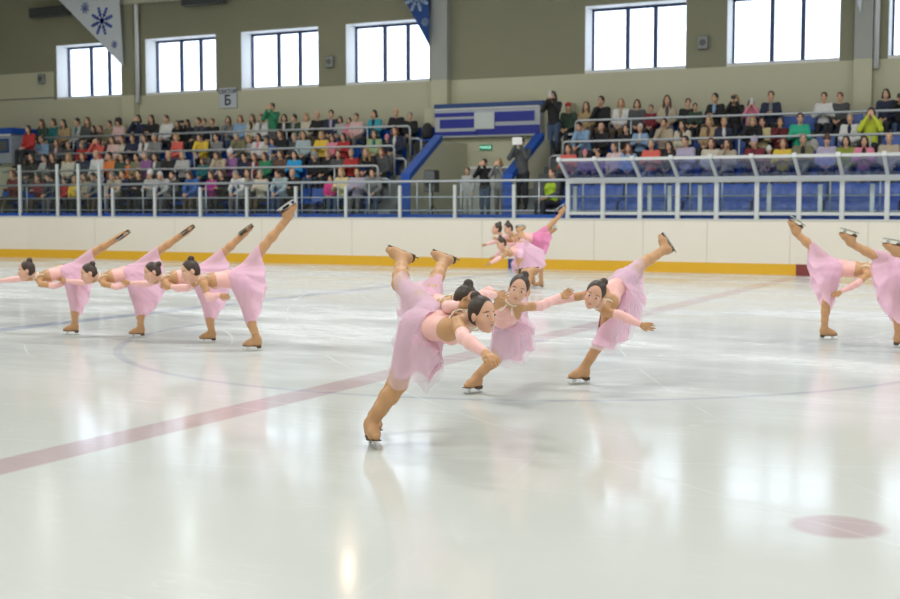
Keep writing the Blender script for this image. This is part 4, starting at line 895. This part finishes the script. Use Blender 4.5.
# x, y of the head in the photo | top colour | hair | pose | child scale
ROWS = {('left', 3): "41,122,dgn,Lb,l;53,121,te,Bb,l;63,123,tn,Ld,l;77,122,lt,Sd,l;87,121,dg,Lb,l;93,127,bk,Ld,l,.8;100,128,br,Ba,l,.8;109,124,ol,Sd,l;118,122,pp,Ud,l;138,118,nv,Bd,r;151,119,bk,Ld,f;166,119,wh,Sb,l;177,124,bk,Ld,l;187,123,bk,Ld,r;198,121,dg,Sb,l;204,122,nv,Sb,f;212,122,bk,Sa,l;228,120,gy,Ld,c;240,119,lb,Ba,l;252,118,cr,Lb,l;261,118,wh,Ba,l;284,118,bk,Bd,l;294,118,dgn,Sd,f;306,117,cr,Bl,l;317,115,bk,Nd,f;331,114,nv,Sd,l;340,121,lt,Bd,l,.8;349,126,pk,Bb,l,.75;356,117,pp,Sd,l;374,114,tq,Bd,f;396,112,bk,Nd,f;410,117,bk,Sg,l",
 ('left', 2): "34,146,be,Sb,l,.8;41,139,lb,Sb,f;56,143,dg,Ba,l;68,145,dg,Sg,l;81,142,r,Bl,l,.8;97,141,co,Sd,r;112,140,pp,Bb,l;122,139,cr,Lb,l;132,138,nv,Sb,f;144,138,wh,Bb,l;154,137,gy,Sg,f;176,137,co,Bl,l;197,135,y,Sb,n;216,137,gy,Sd,f;234,140,ol,Sg,n;248,139,lt,Bl,f;258,137,wh,Bd,l;266,142,cr,Sl,l,.75;272,143,bl,Sb,l,.75;280,134,bk,Bb,l;294,139,dg,Bg,l,.9;303,135,pb,Bb,l;321,135,y,Bl,f;332,138,pk,Bb,l,.8;343,137,r,Bd,f;374,134,lg,Bb,l;387,137,bk,Hpk,l,.75;395,131,nv,Ba,l",
 ('left', 1): "22,158,dg,Sb,l;31,157,bk,Bd,l;44,158,lt,Sd,f;52,157,bk,Lb,l;68,157,cr,Ll,l;82,156,nv,Ba,l;96,154,wh,Nb,l;109,156,or,Sd,f;121,157,dgn,Bd,l;128,158,or,Bb,l,.8;136,157,ol,Sd,l;145,155,pu,Sg,f;155,157,dg,Bd,l;168,155,bk,Nd,f;182,155,lt,Bg,f;202,163,te,Ba,l,.75;215,154,be,Bb,n;230,153,pu,Hwh,f;244,157,nv,Sd,l;254,157,dr,Ba,l;264,156,gn,Bb,l;280,154,br,Bb,f;294,155,bb,Sb,f;314,156,bk,Ug,l;327,154,bk,Bl,l;338,154,dg,Sb,f;351,153,r,Sg,f;365,152,bk,Ll,n;381,152,dg,Ba,l",
 ('left', 0): "12,174,dr,Ba,f;37,178,mr,Sb,f;49,176,dg,Sd,n;64,181,r,Sd,l,.8;74,176,y,Sl,l,.85;84,177,be,Bb,c;94,177,gy,Sd,n;110,176,be,Sg,n;122,174,nv,Sb,f;138,174,bk,Sd,f;150,174,lt,Hwh,f;160,174,lt,Sw,n;172,175,dg,Sd,f;189,175,bl,Bb,n;211,175,mg,Bb,f;221,174,bk,Bb,f;235,176,wh,Sg,n;247,173,gy,Lb,f;260,174,cr,Sg,f;277,175,pb,Sd,n;292,173,bk,Ng,f;330,178,hp,Bb,l,.75;341,172,cy,Bl,f;357,172,lv,Sb,f;368,174,gy,Sd,n",
 ('right', 3): "586,106,tn,Lb,l;601,100,bk,Sd,c;621,103,wh,Bl,l;637,104,dg,Bb,l;651,110,mr,Sb,l,.8;667,100,be,Lb,l;688,103,bk,Sb,l;695,111,dgn,Sd,l,.8;715,98,bk,Sd,f;735,99,bk,Bl,r;751,105,pk,Bb,r,.85;771,96,nv,Sb,f;824,97,wh,Sd,f;840,97,dg,Sa,l;886,94,nv,Bd,l;900,98,bk,Sd,r",
 ('right', 2): "581,128,lb,Sd,n;601,127,bk,Nl,l;626,129,bk,Sd,l;640,128,lb,Sw,f;664,123,be,Sd,c;682,125,cr,Ld,l;709,121,tn,Bl,l;724,122,nv,Sl,l;749,122,bk,Bl,n;762,122,cy,Sd,f;780,122,dr,Bb,c;800,118,eg,Sb,f;850,118,wh,Sg,l;871,113,ly,Bd,r",
 ('right', 1): "568,149,co,Ba,f;585,152,pu,Hpk,l,.75;598,150,pu,Sb,l,.75;614,147,pp,Sb,l;628,148,lb,La,l;651,144,co,Sg,f;669,146,bk,Ld,l;685,141,lv,Sd,f;711,143,cr,Ba,l;727,144,be,Bb,c;754,142,mr,Hlv,f;769,148,dr,Hwh,l,.75;783,143,y,Ba,f;803,139,ol,Sg,f;827,140,lv,Hbr,l;846,141,og,Bd,l;864,141,pk,Bd,f;889,138,be,Nd,l"}
INN = {('left', 3, 252): 'bk', ('left', 3, 261): 'gy', ('left', 3, 284): 'wh', ('left', 3, 294): 'lt', ('left', 3, 331): 'lv', ('left', 3, 77): 'te', ('left', 3, 374): 'nv', ('left', 2, 258): 'pk', ('left', 2, 395): 'wh', ('left', 2, 374): 'te', ('left', 2, 144): 'br', ('left', 2, 56): 'pp', ('left', 1, 254): 'wh', ('left', 1, 155): 'wh', ('left', 0, 235): 'dg', ('left', 0, 247): 'be', ('right', 3, 621): 'be', ('right', 3, 715): 'lb', ('right', 3, 771): 'gy', ('right', 3, 667): 'dg', ('right', 2, 709): 'br', ('right', 2, 724): 'wh', ('right', 2, 682): 'br', ('right', 2, 640): 'wh', ('right', 2, 850): 'nv', ('right', 1, 803): 'bk', ('right', 1, 864): 'bk', ('right', 1, 754): 'dr', ('right', 1, 614): 'wh'}
POSE = dict(l='lap', f='fold', n='lean', r='raise', c='chin'); PW = dict(l='', f='arms folded', n='leaning forward', r='hands raised', c='hand at chin')
rr = random.Random(3); TR = [M_trd, M_trd, M_trd, M_jean, M_trg, M_trb]
M_phone = mat('phone body', (.55, .55, .57), .4); M_cam = mat('camera body', (.02, .02, .022), .4)
def device(p, kind, label, rz=0):
    t = empty(kind, p, rz); tag(t, label, 'tablet' if kind == 'tablet' else kind.replace('_', ' '))
    if kind == 'camera':
        bevel(MB().box(-.06, .06, -.03, .03, -.04, .04).build('camera_body', M_cam, t), .008); q = MB(); q.tube([(0, -.03, 0), (0, -.10, 0)], .032, 12); q.build('lens', M_cam, t)
    else:
        w, h = (.13, .09) if kind == 'tablet' else (.04, .08)
        bevel(MB().box(-w, w, -.006, .006, -h, h).build('case', M_phone if kind != 'tablet' else M_white, t), .004, 1); MB().box(-w*.92, w*.92, .006, .0075, -h*.92, h*.92).build('screen', M_black, t)
rnm = ['front', 'second', 'third', 'top']
for (st, k), data in ROWS.items():
    for i, e in enumerate(data.split(';')):
        q = e.split(','); px, py = float(q[0]), float(q[1]); sc = float(q[5]) if len(q) > 5 else 1.0
        pose = POSE[q[4]]; g = FIG[pose]; sc0 = sc
        Y = YS[k] + .02; p = onY(px, py, Y + g['hd'][1]*sc); z = FZ[k]
        if sc < 1: z += (.52-.52*sc)*.9
        want = p[2]; have = z + g['hd'][2]*sc
        if sc == 1 and pose != 'lean': sc = min(1.07, max(.9, (want-z)/g['hd'][2]))
        rz = rr.uniform(-.2, .35)
        who = 'child' if sc0 < 1 else 'person'; tail = '%s from left, %s row, %s stand' % (ORD[i], rnm[k], st)
        for pw in (' top, %s, ' % PW[q[4]], ' top, ', ', '):
            if ', , ' in pw: continue
            lb = '%s in %s%s%s, %s' % (who, CC[q[2]][0], pw, hairwords(q[3]), tail)
            if len(lb.replace('-', ' ').split()) <= 16: break
        spectator(p[0], Y, z, pose, q[2], q[3], lb, 'spectators seated in the %s row of the %s stand' % (rnm[k], st), sc, rz, rr.choice(TR), INN.get((st, k, int(px))))
        if q[4] == 'r' and (px, k) in ((187, 3), (735, 3), (751, 3), (900, 3), (871, 2)):
            h = np.array(g['wr'])*sc; c, s = math.cos(rz), math.sin(rz); hp = V(p[0]+c*h[0]-s*(h[1]-.06), Y+s*h[0]+c*(h[1]-.06), z+h[2]+.11)
            if px == 871: continue
            device(hp, 'phone' if px == 751 else 'camera', {187: 'small camera at the face of a long-haired woman, top left row', 735: 'camera held to the eye by the blond woman, top right row', 751: 'pale phone held up by the child in pink, top right row', 900: 'camera held up at the right edge of the top row'}[px], rz)
# ---- standing and stair-side people
def stand(px, py, Y, zf, pose, cc, hair, label, trs=M_trd, sc=None, rz=0):
    g = FIG[pose]; p = onY(px, py, Y + g['hd'][1]); sc = sc or (p[2]-zf)/g['hd'][2]
    return spectator(p[0], Y, zf, pose, cc, hair, label, None, sc, rz, trs), g, sc, p
stand(272, 107, 32.0, FZ[3]-.05, 'stand_raise', 'gn', 'Sd', 'person in green cardigan standing in the top left row, hands raised to the face', M_trg)
b, g, sc, p = stand(553, 96, 31.5, 2.735, 'stand_raise', 'bk', 'Ld', 'person in long black coat and jeans standing beside the booth, holding up a phone', M_jean)
device((p[0], 31.5+g['wr'][1]*sc-.05, 2.735+g['wr'][2]*sc+.12), 'phone', 'pale phone held up by the person in the long black coat')
stand(467, 171, 28.85+.75, WF, 'stand', 'lt', 'Sb', 'boy in light grey patterned clothes standing left of the doorway', M_trl)
stand(484, 163, 28.85+.75, WF, 'stand_raise', 'bk', 'Sd', 'person in black sweater and jeans standing at the doorway, hands at face', M_jean)
stand(499, 163, 28.85+.75, WF, 'stand_raise', 'gy', 'Bl', 'person in grey clothes with fair hair standing right of the black sweater', M_trg)
b, g, sc, p = stand(521, 142, 29.3, 1.37, 'stand_raise', 'dg', 'Sd', 'person in grey jacket standing on the stairs holding up a white tablet', M_trd)
device((p[0], 29.3+g['wr'][1]*sc-.05, 1.37+g['wr'][2]*sc+.10), 'tablet', 'white tablet held up in front of a face beside the stairs')
def sit(px, py, Y, cc, hair, label, pose='lap', trs=M_trd, rz=0):
    g = FIG[pose]; p = onY(px, py, Y+g['hd'][1]); return spectator(p[0], Y, p[2]-g['hd'][2], pose, cc, hair, label, None, 1.0, rz, trs), p
b, p = sit(568, 107, 31.9, 'dgn', 'Cr', 'person in dark green jacket and red cap at the end of the top right row')
b, p = sit(28, 129, 30.55, 'r', 'Ld', 'person in red top with long dark hair sitting beside the grey corner booth')
b, p = sit(552, 173, 29.0, 'dg', 'Sb', 'person in dark clothes sitting at the stair foot beside the glazed shelter', 'lap', M_trd, -.4)
vst = [cap(V(q*.06, -.02, .62), V(q*.075, -.03, .90), .125, .122, .04) for q in (-1, 1)]
P, F = solid(vst, .02); o = link(bpy.data.objects.new('vest', npmesh('vest', P, F, [mat('lime vest', (.42, .62, .03), .7)])), b)
# jacket left on a seat in the right stand
p = onY(812, 119, YS[2]+.1); o = solidobj('folded_jacket', [ell((p[0], p[1], FZ[2]+.62), np.eye(3), V(.17, .08, .17), .03), ell((p[0]+.05, p[1]-.12, FZ[2]+.50), np.eye(3), V(.14, .14, .06), .05)], .02, mat('pale cloth', (.5, .5, .46), .8, noise=.2, nscale=14))
tag(o, 'pale folded jacket lying on an empty seat in the right stand', 'jacket')
p = onY(427, 124, YS[3]+.05); o = solidobj('backpack', [cap((p[0], p[1], FZ[3]+.62), (p[0], p[1]+.03, FZ[3]+.80), .16, .13, .05), cap((p[0], p[1]-.1, FZ[3]+.57), (p[0], p[1]-.1, FZ[3]+.66), .10, .09, .04)], .02, mat('dark bag cloth', (.03, .03, .035), .8))
tag(o, 'dark bag on the end seat of the top left row', 'bag')
